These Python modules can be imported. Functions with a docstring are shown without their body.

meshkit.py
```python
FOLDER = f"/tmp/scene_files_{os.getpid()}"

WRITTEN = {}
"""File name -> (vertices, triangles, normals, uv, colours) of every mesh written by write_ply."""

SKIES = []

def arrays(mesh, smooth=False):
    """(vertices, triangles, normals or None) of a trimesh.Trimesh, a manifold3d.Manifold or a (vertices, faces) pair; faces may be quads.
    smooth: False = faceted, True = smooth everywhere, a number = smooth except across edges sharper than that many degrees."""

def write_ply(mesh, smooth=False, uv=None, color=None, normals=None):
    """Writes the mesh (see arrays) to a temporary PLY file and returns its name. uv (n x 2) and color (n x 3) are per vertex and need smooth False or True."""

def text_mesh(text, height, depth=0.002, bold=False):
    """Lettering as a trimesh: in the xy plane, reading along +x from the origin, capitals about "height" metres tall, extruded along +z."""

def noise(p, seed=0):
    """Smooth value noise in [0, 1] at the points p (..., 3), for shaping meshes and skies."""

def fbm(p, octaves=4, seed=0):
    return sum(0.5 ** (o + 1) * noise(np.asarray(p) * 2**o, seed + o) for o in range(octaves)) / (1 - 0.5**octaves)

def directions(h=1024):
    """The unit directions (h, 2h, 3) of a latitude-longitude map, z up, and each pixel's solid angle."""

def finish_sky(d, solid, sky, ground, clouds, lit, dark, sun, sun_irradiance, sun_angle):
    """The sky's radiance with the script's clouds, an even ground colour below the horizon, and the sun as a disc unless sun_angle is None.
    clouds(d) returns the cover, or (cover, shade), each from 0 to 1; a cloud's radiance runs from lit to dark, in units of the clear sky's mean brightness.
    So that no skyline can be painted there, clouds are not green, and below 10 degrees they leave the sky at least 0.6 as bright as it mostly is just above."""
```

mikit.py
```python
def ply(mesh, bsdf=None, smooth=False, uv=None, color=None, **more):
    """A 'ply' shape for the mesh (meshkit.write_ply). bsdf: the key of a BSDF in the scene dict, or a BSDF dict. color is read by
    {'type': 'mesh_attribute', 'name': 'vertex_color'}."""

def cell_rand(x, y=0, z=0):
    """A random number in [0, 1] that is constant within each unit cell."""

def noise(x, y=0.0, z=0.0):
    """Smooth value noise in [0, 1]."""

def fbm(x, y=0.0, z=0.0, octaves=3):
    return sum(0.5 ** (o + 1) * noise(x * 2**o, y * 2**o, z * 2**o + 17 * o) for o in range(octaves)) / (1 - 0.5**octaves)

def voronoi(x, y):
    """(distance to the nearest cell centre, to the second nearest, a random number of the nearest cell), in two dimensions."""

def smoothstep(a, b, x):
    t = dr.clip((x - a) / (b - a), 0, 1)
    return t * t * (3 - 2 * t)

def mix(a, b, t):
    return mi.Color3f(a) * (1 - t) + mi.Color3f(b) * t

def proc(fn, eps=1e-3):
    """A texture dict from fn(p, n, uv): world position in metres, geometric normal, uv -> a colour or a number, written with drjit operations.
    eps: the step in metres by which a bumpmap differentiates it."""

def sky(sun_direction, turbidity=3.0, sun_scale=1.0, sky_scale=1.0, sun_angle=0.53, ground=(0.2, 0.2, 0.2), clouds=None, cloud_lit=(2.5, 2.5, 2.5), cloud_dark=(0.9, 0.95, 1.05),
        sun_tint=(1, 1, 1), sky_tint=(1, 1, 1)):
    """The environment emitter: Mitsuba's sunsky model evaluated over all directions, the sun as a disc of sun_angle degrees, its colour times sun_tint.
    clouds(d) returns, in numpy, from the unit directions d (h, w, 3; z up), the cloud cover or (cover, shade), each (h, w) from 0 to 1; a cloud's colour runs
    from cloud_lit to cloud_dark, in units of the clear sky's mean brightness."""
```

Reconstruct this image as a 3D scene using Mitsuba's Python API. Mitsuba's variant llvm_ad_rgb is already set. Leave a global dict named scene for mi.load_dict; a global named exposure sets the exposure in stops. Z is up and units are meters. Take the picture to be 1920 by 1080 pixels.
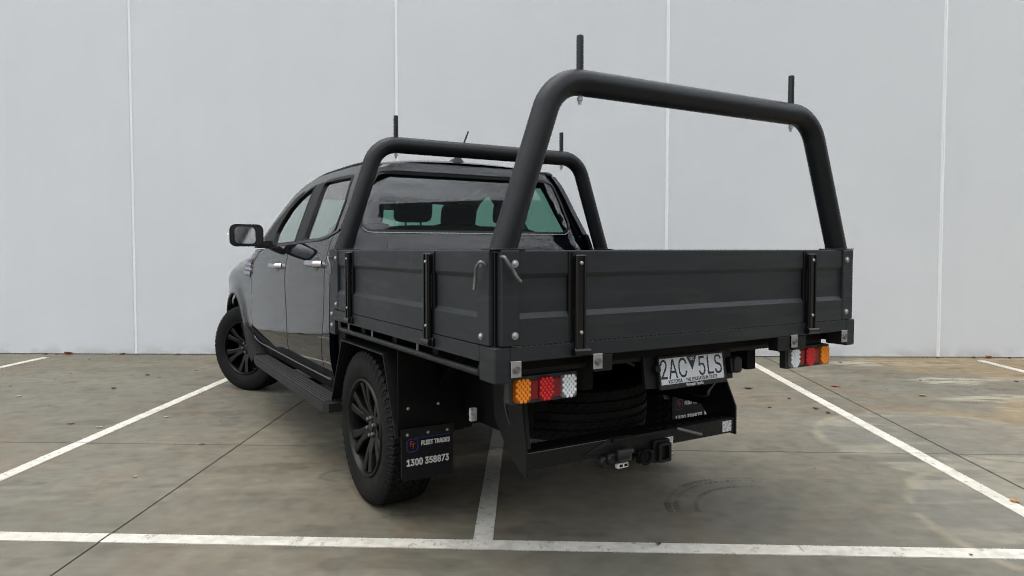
import math, random
import numpy as np
import trimesh
import drjit as dr
import mitsuba as mi
import mikit, meshkit
from mikit import proc, fbm, noise, smoothstep, mix, voronoi
from shapely.geometry import Polygon, LineString, Point, box as sbox
from shapely import affinity
from scipy.interpolate import PchipInterpolator
import manifold3d as m3

T = mi.ScalarTransform4f
rnd = random.Random(7)
scene, labels = {}, {}

# ------------------------------------------------------------------ camera, sky, exposure
# world frame: the truck's own (x to its right, y forward, z up, tray tail at y = 0)
CAM = np.array([-2.0337, -1.9449, 1.2466])
YAW, PITCH, FPX, PPY = 0.5389, -0.0405, 1327.4, 520.96
FWD = np.array([math.sin(YAW) * math.cos(PITCH), math.cos(YAW) * math.cos(PITCH), math.sin(PITCH)])
scene['camera'] = {'type': 'perspective', 'fov_axis': 'x', 'fov': math.degrees(2 * math.atan(960 / FPX)), 'near_clip': 0.05, 'far_clip': 600.0,
                   'principal_point_offset_x': 0.0, 'principal_point_offset_y': (540 - PPY) / 1080.0,
                   'to_world': T().look_at(origin=CAM.tolist(), target=(CAM + FWD).tolist(), up=[0, 0, 1])}


def cloud_cover(d):
    """A closed overcast: brightest overhead (the CIE overcast law), with drifting darker and lighter banks."""
    e = np.maximum(d[..., 2:], 0.05)
    q = d / e * np.array([0.9, 0.9, 0.0])
    q = q / (1 + 0.12 * np.linalg.norm(q, axis=-1, keepdims=True))
    n = meshkit.fbm(q * np.array([1.6, 3.4, 1.0]) + 5.0, 5, 3)
    bank = np.clip(0.35 + 1.55 * np.clip((n - 0.32) * 3.0, 0, 1), 0, 1.9)
    lum = 2.6 * (1 + 2 * np.clip(d[..., 2], 0, 1)) / 3 * (0.45 + 0.55 * bank)
    return np.ones(d.shape[:2]), np.clip((LIT - lum) / (LIT - DARK), 0, 1)


LIT, DARK = 4.0, 0.40
scene['sky'] = mikit.sky((-0.20, 0.05, 0.97), turbidity=4, sun_scale=0.10, sun_angle=40, ground=(0.14, 0.13, 0.12), clouds=cloud_cover,
                         cloud_lit=(0.955 * LIT, 1.0 * LIT, 1.05 * LIT), cloud_dark=(0.93 * DARK, 1.0 * DARK, 1.08 * DARK), sun_tint=(1, 0.98, 0.96))
exposure = 2.87

# ------------------------------------------------------------------ materials
GA = math.radians(-32.4)
GU = np.array([math.cos(GA), math.sin(GA)])
GV = np.array([-math.sin(GA), math.cos(GA)])


def uv_of(p):
    return p.x * float(GU[0]) + p.y * float(GU[1]), p.x * float(GV[0]) + p.y * float(GV[1])


def concrete_base(p):
    u, v = uv_of(p)
    a = fbm(u * 0.55 + 3, v * 0.55, 0, 4)
    b = fbm(u * 1.6 + v * 0.5, v * 4.2 + 9, 1, 4)
    c = fbm(u * 14, v * 14, 2, 3)
    w = fbm(u * 3.1 + 1.5 * a, v * 2.3 - 2 * b, 5, 4)
    col = mix((0.168, 0.161, 0.141), (0.196, 0.186, 0.163), smoothstep(0.3, 0.7, b))
    col = mix(col, (0.174, 0.174, 0.166), 0.6 * smoothstep(0.45, 0.66, a))
    col = mix(col, (0.190, 0.155, 0.122), 0.45 * smoothstep(0.52, 0.72, w))
    right = smoothstep(1.2, 3.2, u)
    pale = smoothstep(0.47, 0.62, fbm(u * 0.9 + 4, v * 2.2 + 2, 8, 5)) * (0.10 + 0.9 * right)
    pale = pale * smoothstep(0.25, 0.6, fbm(u * 6 + 2, v * 20, 3, 4))
    col = mix(col, (0.50, 0.485, 0.44), pale * 0.6)
    tan = smoothstep(0.42, 0.60, fbm(u * 0.9 + 14, v * 0.8 + 7, 3, 3)) * right
    col = mix(col, (0.30, 0.235, 0.155), tan * 0.7)
    # bleached bay beyond a curved wash line
    edge = fbm(u * 2.5, v * 2.5, 4, 3) - 0.5
    r1 = dr.sqrt(dr.square(u - 2.09) + dr.square(v - 1.85)) + 0.10 * edge
    r2 = dr.sqrt(dr.square(u - 2.11) + dr.square(v - 0.47)) + 0.12 * edge
    wash = dr.maximum(smoothstep(0.90, 0.80, r1), smoothstep(1.01, 0.92, r2))
    streak = fbm(u * 1.4, v * 6.0, 6, 4)
    col = mix(col, mix((0.190, 0.194, 0.192), (0.30, 0.295, 0.275), smoothstep(0.4, 0.62, streak)), 0.7 * wash)
    rim = dr.maximum(smoothstep(0.06, 0.0, dr.abs(r1 - 0.86)), smoothstep(0.05, 0.0, dr.abs(r2 - 0.97)))
    col = mix(col, (0.33, 0.31, 0.26), 0.6 * rim * smoothstep(0.35, 0.55, fbm(u * 5, v * 5, 2, 3)))
    # fine directional trowel strokes
    st = fbm(u * 7 + 3 * a, v * 34 + 6 * b, 3, 3)
    col = col * (0.93 + 0.14 * st)
    # dark scuffs and drips
    d = smoothstep(0.66, 0.76, fbm(u * 2.4 + 30, v * 5.5, 4, 4))
    col = mix(col, (0.11, 0.105, 0.095), 0.45 * d)
    # one curved tyre print left by a turning wheel
    du, dv = u - 0.47, v - 0.63
    rr = dr.sqrt(dr.square(du) + dr.square(dv))
    ang = dr.atan2(dv, -du)
    span = smoothstep(-0.16, 0.05, ang) * smoothstep(1.95, 1.45, ang)
    soft = smoothstep(0.30, 0.50, fbm(u * 9, v * 9, 6, 3))
    m_ = 0.45 * smoothstep(0.165, 0.14, dr.abs(rr - 0.412) * 2) * soft * 0.5
    for r_, w_, nn, sl in ((0.478, 0.016, 46, 25.0), (0.440, 0.018, 40, -40.0), (0.345, 0.014, 34, 30.0)):
        tread = smoothstep(0.25, 0.55, dr.abs(dr.sin(ang * nn + sl * (rr - r_))))
        m_ = dr.maximum(m_, smoothstep(w_, w_ * 0.6, dr.abs(rr - r_)) * tread * (0.35 + 0.65 * soft))
    m_ = dr.maximum(m_, smoothstep(0.006, 0.002, dr.abs(rr - 0.492)) * soft)
    col = mix(col, (0.05, 0.047, 0.04), 0.8 * m_ * span)
    # shoe scuffs and an oily ring
    o1 = dr.sqrt(dr.square(u + 1.72) + dr.square((v - 1.12) * 1.0)) + 0.10 * (fbm(u * 9, v * 9, 1, 3) - 0.5)
    col = mix(col, (0.085, 0.082, 0.07), 0.45 * smoothstep(0.035, 0.0, dr.abs(o1 - 0.09)) * smoothstep(0.35, 0.6, fbm(u * 12, v * 12, 3, 3)))
    return col * (0.80 + 0.40 * c) * mi.Color3f(0.690, 0.655, 0.558)


def road_paint(p, n, uv):
    u, v = uv_of(p)
    g = fbm(u * 30, v * 30, 3, 3)
    wear = smoothstep(0.60, 0.72, fbm(u * 9 + 3, v * 13, 7, 4)) * 0.16 + 0.5 * smoothstep(0.71, 0.80, fbm(u * 38, v * 26, 1, 3))
    col = mix((0.535, 0.515, 0.46), (0.46, 0.44, 0.385), smoothstep(0.3, 0.75, g))
    col = mix(col, (0.40, 0.375, 0.315), 0.35 * smoothstep(0.5, 0.7, fbm(u * 2.2, v * 2.2, 9, 3)))
    return mix(col, (0.16, 0.15, 0.13), dr.clip(wear, 0, 0.8))


def wall_paint(p, n, uv):
    u, v = uv_of(p)
    a = fbm(u * 0.35 + 2, p.z * 0.3, 0, 4)
    b = fbm(u * 2.2, p.z * 1.2 + 5, 3, 4)
    col = mix((0.563, 0.578, 0.588), (0.592, 0.602, 0.608), smoothstep(0.3, 0.7, a))
    col = col * (0.985 + 0.03 * b)
    drip = smoothstep(0.58, 0.78, fbm(u * 5.0, p.z * 0.25, 2, 3))
    col = mix(col, (0.52, 0.53, 0.53), 0.07 * drip)
    foot = smoothstep(0.16, 0.0, p.z) * smoothstep(0.35, 0.65, fbm(u * 6, p.z * 9, 4, 3))
    return mix(col, (0.40, 0.385, 0.355), 0.5 * foot)


def principled(col, rough=0.5, metal=0.0, spec=0.5, **k):
    c = proc(col) if callable(col) else {'type': 'rgb', 'value': list(col)}
    return {'type': 'twosided', 'b': {'type': 'principled', 'base_color': c, 'roughness': rough, 'metallic': metal, 'specular': spec, **k}}


def coat(col, alpha, ior=1.5):
    c = proc(col) if callable(col) else {'type': 'rgb', 'value': list(col)}
    return {'type': 'twosided', 'b': {'type': 'roughplastic', 'distribution': 'ggx', 'alpha': alpha, 'int_ior': ior, 'diffuse_reflectance': c, 'nonlinear': True}}


def bumped(b, fn, scale, eps=1e-3):
    inner = b['b'] if b['type'] == 'twosided' else b
    return {'type': 'twosided', 'b': {'type': 'bumpmap', 't': proc(fn, eps), 'scale': scale, 'b': inner}}


def metal(name, alpha, refl=1.0):
    return {'type': 'twosided', 'b': {'type': 'roughconductor', 'material': name, 'alpha': alpha, 'distribution': 'ggx', 'specular_reflectance': {'type': 'rgb', 'value': refl}}}


def dusty(base, dust, amount, k=6.0):
    def fn(p, n, uv):
        f = smoothstep(0.45, 0.8, fbm(p.x * k, p.y * k, p.z * k, 4))
        return mix(base, dust, amount * f)
    return fn


def worn_powder(p, n, uv):
    f = smoothstep(0.40, 0.75, fbm(p.x * 3, p.y * 3, p.z * 5, 4))
    col = mix((0.0215, 0.0280, 0.0335), (0.0290, 0.0355, 0.0410), f)
    wipe = smoothstep(0.55, 0.75, fbm(p.x * 4 + p.z * 3, p.y * 4, p.z * 22, 4))
    col = mix(col, (0.045, 0.049, 0.051), 0.5 * wipe)
    q = fbm(p.x * 60, p.y * 60, p.z * 60, 2)
    return mix(col, (0.05, 0.05, 0.048), 0.25 * smoothstep(0.80, 0.86, q))


M = {
    'concrete': bumped(principled(lambda p, n, uv: concrete_base(p), 0.62, spec=0.35),
                       lambda p, n, uv: fbm(p.x * 26, p.y * 26, 0, 3) * 0.6 + fbm(p.x * 5, p.y * 5, 2, 3), 0.006, 4e-3),
    'shed': principled((0.13, 0.135, 0.14), 0.7),
    'shed_trim': principled((0.045, 0.048, 0.052), 0.6),
    'joint': principled((0.035, 0.033, 0.03), 0.9),
    'road_paint': principled(road_paint, 0.6, spec=0.3),
    'wall_paint': bumped(principled(wall_paint, 0.75, spec=0.25), lambda p, n, uv: fbm(p.x * 3, p.y * 3, p.z * 3, 4), 0.004, 6e-3),
    'sealant': principled((0.74, 0.75, 0.74), 0.6),
    'car_paint': {'type': 'twosided', 'b': {'type': 'plastic', 'int_ior': 1.52, 'nonlinear': True, 'diffuse_reflectance': proc(lambda p, n, uv: mix((0.0030, 0.0042, 0.0090), (0.0075, 0.0098, 0.018), fbm(p.x * 300, p.y * 300, p.z * 300, 1)))}},
    'powder': bumped(coat(worn_powder, 0.24, 1.43), lambda p, n, uv: noise(p.x * 350, p.y * 350, p.z * 350), 0.0004, 5e-4),
    'under_steel': bumped(coat(dusty((0.0040, 0.0048, 0.0060), (0.0085, 0.0090, 0.0095), 0.8, 5.0), 0.26, 1.40), lambda p, n, uv: noise(p.x * 350, p.y * 350, p.z * 350), 0.0004, 5e-4),
    'powder_tube': bumped(coat(dusty((0.0036, 0.0066, 0.0100), (0.0075, 0.0100, 0.0130), 0.8, 7.0), 0.20, 1.39), lambda p, n, uv: noise(p.x * 300, p.y * 300, p.z * 300), 0.0003, 5e-4),
    'gloss_black': coat((0.003, 0.0033, 0.0036), 0.09),
    'chassis': principled(dusty((0.0022, 0.0022, 0.0026), (0.008, 0.0075, 0.007), 0.5, 9.0), 0.55, spec=0.12),
    'pillar_black': coat((0.004, 0.004, 0.0045), 0.33, 1.4),
    'housing': coat((0.05, 0.05, 0.05), 0.3),
    'plastic': coat(dusty((0.007, 0.0072, 0.0075), (0.018, 0.0175, 0.0165), 0.5, 11.0), 0.28),
    'rubber': principled(dusty((0.0042, 0.0043, 0.0046), (0.0115, 0.011, 0.010), 0.6, 10.0), 0.62, spec=0.16),
    'rim_black': coat((0.0016, 0.0016, 0.0018), 0.13, 1.36),
    'disc_steel': principled((0.06, 0.058, 0.055), 0.45, 0.6),
    'chrome': metal('Cr', 0.05),
    'zinc': metal('Al', 0.30, 0.50),
    'steel_rod': metal('Al', 0.34, 0.24),
    'interior': principled((0.0045, 0.0045, 0.005), 0.8, spec=0.2),
    'glass': {'type': 'thindielectric', 'int_ior': 1.52, 'specular_transmittance': {'type': 'rgb', 'value': [0.43, 0.60, 0.545]}},
    'rear_glass': {'type': 'thindielectric', 'int_ior': 1.56, 'specular_transmittance': {'type': 'rgb', 'value': [0.42, 0.66, 0.57]}},
    'mirror': metal('Al', 0.01, 0.85),
    'plate_white': coat(lambda p, n, uv: mix((0.91, 0.92, 0.93), (0.84, 0.85, 0.86), fbm(p.x * 40, p.y * 9, p.z * 40, 3)), 0.25),
    'plate_ink': coat((0.035, 0.04, 0.075), 0.25),
    'white_print': coat((0.88, 0.88, 0.87), 0.35),
    'blue_print': coat((0.012, 0.05, 0.26), 0.3),
    'red_print': coat((0.6, 0.07, 0.04), 0.3),
    'flap_rubber': coat((0.0032, 0.0036, 0.0055), 0.34, 1.36),
    'amber_lens': coat((0.98, 0.50, 0.03), 0.05),
    'red_lens': coat((0.80, 0.03, 0.035), 0.05),
    'clear_lens': coat((0.92, 0.93, 0.94), 0.05),
    'amber_deep': coat((0.50, 0.15, 0.004), 0.06),
    'red_deep': coat((0.27, 0.004, 0.010), 0.06),
    'clear_deep': coat((0.34, 0.35, 0.36), 0.06),
    'reflector': coat((0.36, 0.008, 0.022), 0.10),
    'tag': principled(lambda p, n, uv: mix((0.34, 0.34, 0.34), (0.55, 0.55, 0.54), smoothstep(0.45, 0.6, noise(p.x * 160, p.y * 160, p.z * 160))), 0.5),
    'leaf_brown': principled(lambda p, n, uv: mix((0.13, 0.085, 0.055), (0.22, 0.14, 0.09), fbm(p.x * 60, p.y * 60, p.z * 60, 3)), 0.7),
    'leaf_yellow': principled(lambda p, n, uv: mix((0.42, 0.25, 0.05), (0.25, 0.13, 0.04), fbm(p.x * 60, p.y * 60, p.z * 60, 3)), 0.6),
    'leaf_red': principled(lambda p, n, uv: mix((0.30, 0.08, 0.04), (0.16, 0.06, 0.035), fbm(p.x * 60, p.y * 60, p.z * 60, 3)), 0.65),
    'leaf_pale': principled(lambda p, n, uv: mix((0.38, 0.32, 0.25), (0.26, 0.2, 0.15), fbm(p.x * 60, p.y * 60, p.z * 60, 3)), 0.7),
    'leaf_dark': principled((0.065, 0.052, 0.04), 0.7),
}
for k, v in M.items():
    scene['mat_' + k] = v


# ------------------------------------------------------------------ helpers
def add(key, mesh, mat, smooth=False, to_world=None):
    """One entry of the scene; a taken key gets the next three-digit number."""
    k, i = key, 0
    while k in scene:
        i += 1
        k = f'{key}_{i:03d}'
    d = mesh if isinstance(mesh, dict) else mikit.ply(mesh, 'mat_' + mat, smooth=smooth)
    if to_world is not None:
        d = {**d, 'to_world': to_world}
    scene[k] = d
    return k


def tag(key, label, category=None, group=None, kind=None):
    e = labels.setdefault(key, {})
    if label: e['label'] = label
    if category: e['category'] = category
    if group: e['group'] = group
    if kind: e['kind'] = kind


def cat(*ms):
    out = []
    for m in ms:
        out.extend(m if isinstance(m, (list, tuple)) else [m])
    return trimesh.util.concatenate(out)


def hull(pts):
    return trimesh.convex.convex_hull(np.asarray(pts, float))


def bx(x0, x1, y0, y1, z0, z1, b=0.0015):
    """A box with chamfered edges."""
    b = min(b, 0.45 * min(abs(x1 - x0), abs(y1 - y0), abs(z1 - z0)))
    X, Y, Z = (x0, x1), (y0, y1), (z0, z1)
    pts = []
    for i in (0, 1):
        for j in (0, 1):
            for k in (0, 1):
                s = (1 - 2 * i, 1 - 2 * j, 1 - 2 * k)
                for m in range(3):
                    q = [X[i], Y[j], Z[k]]
                    for a in range(3):
                        if a != m: q[a] += s[a] * b
                    pts.append(q)
    return hull(pts)


def fillet(pts, r, n=10):
    """Polyline with its inner corners rounded to radius r."""
    P = [np.asarray(p, float) for p in pts]
    out = [P[0]]
    for a, b, c in zip(P[:-2], P[1:-1], P[2:]):
        u, v = (a - b) / np.linalg.norm(a - b), (c - b) / np.linalg.norm(c - b)
        ang = math.acos(np.clip(u @ v, -1, 1))
        if ang > math.pi - 0.02:
            out.append(b); continue
        d = r / math.tan(ang / 2)
        mid = (u + v) / np.linalg.norm(u + v)
        cen = b + mid * r / math.sin(ang / 2)
        s, e = b + u * d - cen, b + v * d - cen
        w = math.acos(np.clip((s @ e) / r ** 2, -1, 1))
        for t in np.linspace(0, 1, n):
            out.append(cen + (math.sin((1 - t) * w) * s + math.sin(t * w) * e) / math.sin(w))
    out.append(P[-1])
    return np.array(out)


def tube(pts, r, n=16, caps=True):
    P = np.asarray(pts, float)
    t = np.gradient(P, axis=0)
    t[0], t[-1] = P[1] - P[0], P[-1] - P[-2]
    t /= np.linalg.norm(t, axis=1, keepdims=True)
    a = np.cross(t[0], [0, 0, 1.0] if abs(t[0][2]) < 0.9 else [1.0, 0, 0])
    a /= np.linalg.norm(a)
    V, R = [], np.broadcast_to(r, (len(P),))
    ang = np.arange(n) * 2 * math.pi / n
    for i in range(len(P)):
        a = a - t[i] * (a @ t[i]); a /= np.linalg.norm(a)
        b = np.cross(t[i], a)
        V.append(P[i] + R[i] * (np.cos(ang)[:, None] * a + np.sin(ang)[:, None] * b))
    V = np.concatenate(V)
    F = []
    for i in range(len(P) - 1):
        for j in range(n):
            k = (j + 1) % n
            q = (i * n + j, i * n + k, (i + 1) * n + k, (i + 1) * n + j)
            F += [(q[0], q[1], q[2]), (q[0], q[2], q[3])]
    if caps:
        c0 = len(V); V = np.vstack([V, P[0], P[-1]])
        for j in range(n):
            k = (j + 1) % n
            F.append((c0, k, j)); F.append((c0 + 1, (len(P) - 1) * n + j, (len(P) - 1) * n + k))
    m = trimesh.Trimesh(V, F, process=False)
    return m


def cyl(a, b, r, n=20):
    return tube([a, b], r, n)


def smooth_curve(pts, n=24):
    P = np.asarray(pts, float)
    s = np.linspace(0, 1, len(P))
    return np.stack([PchipInterpolator(s, P[:, k])(np.linspace(0, 1, n)) for k in range(3)], -1)


def to_cs(poly):
    polys = getattr(poly, 'geoms', [poly])
    rings = []
    for g in polys:
        if g.is_empty or g.geom_type != 'Polygon': continue
        g = Polygon(g.exterior, g.interiors)
        rings.append(np.array(g.exterior.coords)[:-1])
        rings += [np.array(i.coords)[:-1] for i in g.interiors]
    return m3.CrossSection(rings, m3.FillRule.EvenOdd)


def grid_cells(poly, edge):
    """A polygon cut into a regular grid of cells: (vertices, triangles), so that curved panels shade evenly."""
    from shapely import prepare, contains_properly
    prepare(poly)
    x0, y0, x1, y1 = poly.bounds
    V, F, idx = [], [], {}

    def vid(p):
        k = (round(p[0], 5), round(p[1], 5))
        if k not in idx:
            idx[k] = len(V); V.append(k)
        return idx[k]

    for i in range(int(math.floor(x0 / edge)), int(math.ceil(x1 / edge))):
        for j in range(int(math.floor(y0 / edge)), int(math.ceil(y1 / edge))):
            c = sbox(i * edge, j * edge, (i + 1) * edge, (j + 1) * edge)
            if contains_properly(poly, c):
                a = [vid(p) for p in ((i * edge, j * edge), ((i + 1) * edge, j * edge), ((i + 1) * edge, (j + 1) * edge), (i * edge, (j + 1) * edge))]
                F += [(a[0], a[1], a[2]), (a[0], a[2], a[3])]
                continue
            q = poly.intersection(c)
            for g in getattr(q, 'geoms', [q]):
                if g.geom_type != 'Polygon' or g.area < 1e-9: continue
                tv, tf = trimesh.creation.triangulate_polygon(g, engine='earcut')
                ids = [vid(p) for p in tv]
                for t in tf:
                    w = [ids[k] for k in t]
                    if len(set(w)) < 3: continue
                    a, b, d = (V[k] for k in w)
                    if (b[0] - a[0]) * (d[1] - a[1]) - (b[1] - a[1]) * (d[0] - a[0]) < 0: w = w[::-1]
                    F.append(tuple(w))
    return np.array(V), np.array(F)


def extr(poly, h, edge=None):
    if edge:
        V, F = grid_cells(poly, edge)
        n = len(V)
        e = np.sort(np.vstack([F[:, [0, 1]], F[:, [1, 2]], F[:, [2, 0]]]), axis=1)
        d = np.vstack([F[:, [0, 1]], F[:, [1, 2]], F[:, [2, 0]]])
        u, first, cnt = np.unique(e, axis=0, return_index=True, return_counts=True)
        rim = d[first[cnt == 1]]
        side = np.vstack([np.stack([rim[:, 0] + n, rim[:, 0], rim[:, 1]], -1), np.stack([rim[:, 0] + n, rim[:, 1], rim[:, 1] + n], -1)])
        v = np.vstack([np.hstack([V, np.zeros((n, 1))]), np.hstack([V, np.full((n, 1), float(h))])])
        return v, np.vstack([F[:, ::-1], F + n, side])
    m = m3.Manifold.extrude(to_cs(poly), h)
    q = m.to_mesh()
    return np.array(q.vert_properties[:, :3], float), np.array(q.tri_verts, int)


def mk(v, f):
    m = trimesh.Trimesh(v, f, process=False)
    if m.volume < 0: m.invert()
    return m


def prism(poly, axis, a, b):
    """A 2-D polygon extruded along an axis: 'x' takes (y, z), 'y' takes (x, z), 'z' takes (x, y)."""
    v, f = extr(poly if not isinstance(poly, (list, tuple)) else Polygon(poly), abs(b - a))
    h = v[:, 2] + min(a, b)
    if axis == 'x': w = np.stack([h, v[:, 0], v[:, 1]], -1)
    elif axis == 'y': w = np.stack([v[:, 0], h, v[:, 1]], -1)
    else: w = np.stack([v[:, 0], v[:, 1], h], -1)
    return mk(w, f)


def mirx(m):
    m = m.copy(); m.vertices = m.vertices * np.array([-1, 1, 1]); m.invert()
    return m


def lathe(prof, axis='x', n=48, close=False):
    """prof: (offset along the axis, radius)."""
    P = np.asarray(prof, float)
    ang = np.arange(n) * 2 * math.pi / n
    V = np.stack([np.repeat(P[:, 0], n), np.outer(P[:, 1], np.cos(ang)).ravel(), np.outer(P[:, 1], np.sin(ang)).ravel()], -1)
    F = []
    for i in range(len(P) - 1 + bool(close)):
        for j in range(n):
            k, i2 = (j + 1) % n, (i + 1) % len(P)
            F += [(i * n + j, i * n + k, i2 * n + k), (i * n + j, i2 * n + k, i2 * n + j)]
    if axis == 'z': V = V[:, [1, 2, 0]]
    if axis == 'y': V = V[:, [2, 0, 1]]
    return trimesh.Trimesh(V, F, process=False)


def bolt(p, axis, r=0.011, h=0.008, washer=True):
    r *= 0.80
    """Dome-head bolt on a washer, its head pointing along axis ('-x', '-y', ...)."""
    prof = [(0, r * 1.45), (0.002, r * 1.45), (0.002, r)] if washer else [(0, r)]
    prof += [(h * 0.55, r), (h * 0.85, r * 0.8), (h, r * 0.4), (h, 0.0001)]
    m = lathe(prof, 'x', 14)
    a = {'x': [1, 0, 0], '-x': [-1, 0, 0], 'y': [0, 1, 0], '-y': [0, -1, 0], 'z': [0, 0, 1]}[axis]
    m.apply_transform(trimesh.geometry.align_vectors([1, 0, 0], a))
    m.apply_translation(p)
    return m


def rbox2(x0, x1, y0, y1, r):
    return sbox(x0 + r, y0 + r, x1 - r, y1 - r).buffer(r, quad_segs=5)


def heavy(m, *more, d=0.0009):
    """Thickens lettering by overlapping shifted copies a hair apart in depth."""
    out = []
    for q in (m, *more):
        for i, (a, b) in enumerate(((0, 0), (d, 0), (-d, 0), (0, d), (0, -d))):
            c = q.copy(); c.apply_translation([a, -0.00005 * i, b]); out.append(c)
    return cat(out)


def text_rear(text, h, x, y, z, depth=0.0012, bold=False, sx=1.0, centre=True, rot=0.0):
    """Lettering on a surface facing the tail (-y): reads along +x, z is its baseline."""
    m = meshkit.text_mesh(text, h, depth, bold)
    v = m.vertices.copy()
    v[:, 0] *= sx
    if centre: v[:, 0] -= (v[:, 0].min() + v[:, 0].max()) / 2
    c, s = math.cos(rot), math.sin(rot)
    a, b = v[:, 0] * c - v[:, 1] * s, v[:, 0] * s + v[:, 1] * c
    m.vertices = np.stack([x + a, y - v[:, 2], z + b], -1)
    return m


# ------------------------------------------------------------------ the setting: ground, painted bays, wall
def g2w(u, v):
    return np.array([u, v]) @ np.array([GU, GV])


def gpoly(pts):
    return Polygon([g2w(*p) for p in pts])


def sheet(poly, z0, z1):
    return prism(poly, 'z', z0, z1)


WALL_V = 5.50
JOINTS = [((-2.50, -0.6), (-2.585, WALL_V)), ((1.86, 0.0), (2.03, WALL_V))]


def ext_line(p, q, lo=-60, hi=60):
    p, q = np.array(p), np.array(q)
    d = (q - p) / np.linalg.norm(q - p)
    return LineString([p + d * lo, p + d * hi])


add('ground', sheet(gpoly([(-300, -300), (300, -300), (300, 300), (-300, 300)]), -0.6, -0.018), 'joint')
tag('ground', 'grey concrete car park with saw-cut joints and white bay lines', kind='structure')
cuts = [ext_line(*j) for j in JOINTS]
cuts += [ext_line((u, 0), (u, 5)) for u in (-7.0, -11.5, -16.0, 6.6, 11.1, 15.6)]
cross = [ext_line((-4.1, 1.712), (2.3, 1.595)), ext_line((0, -3.0), (10, -3.05)), ext_line((0, -8.0), (10, -8.0)), ext_line((0, -14.0), (10, -14.0))]
saw = None
for i_, l in enumerate(cuts + cross):
    b = l.buffer(0.0065 if i_ == 1 else 0.0045)
    saw = b if saw is None else saw.union(b)
crack = LineString([(1.93, 1.60), (2.02, 1.50), (2.16, 1.45), (2.30, 1.36), (2.46, 1.33), (2.75, 1.22)]).buffer(0.0035)
area = sbox(-26, -26, 26, WALL_V + 0.0).difference(saw)
pieces = sorted(area.geoms, key=lambda g: g.centroid.distance(Point(0, 1.5)))
near, far = pieces[:14], pieces[14:]
for g in near:
    if g.contains(Point(2.3, 1.36)) or g.intersects(crack): g = g.difference(crack)
    add('ground__concrete_slab', sheet(Polygon([g2w(*p) for p in g.exterior.coords], [[g2w(*p) for p in i.coords] for i in g.interiors]) if g.geom_type == 'Polygon' else
                                       type(g)([Polygon([g2w(*p) for p in q.exterior.coords]) for q in g.geoms]), -0.05, 0.0), 'concrete')
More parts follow.
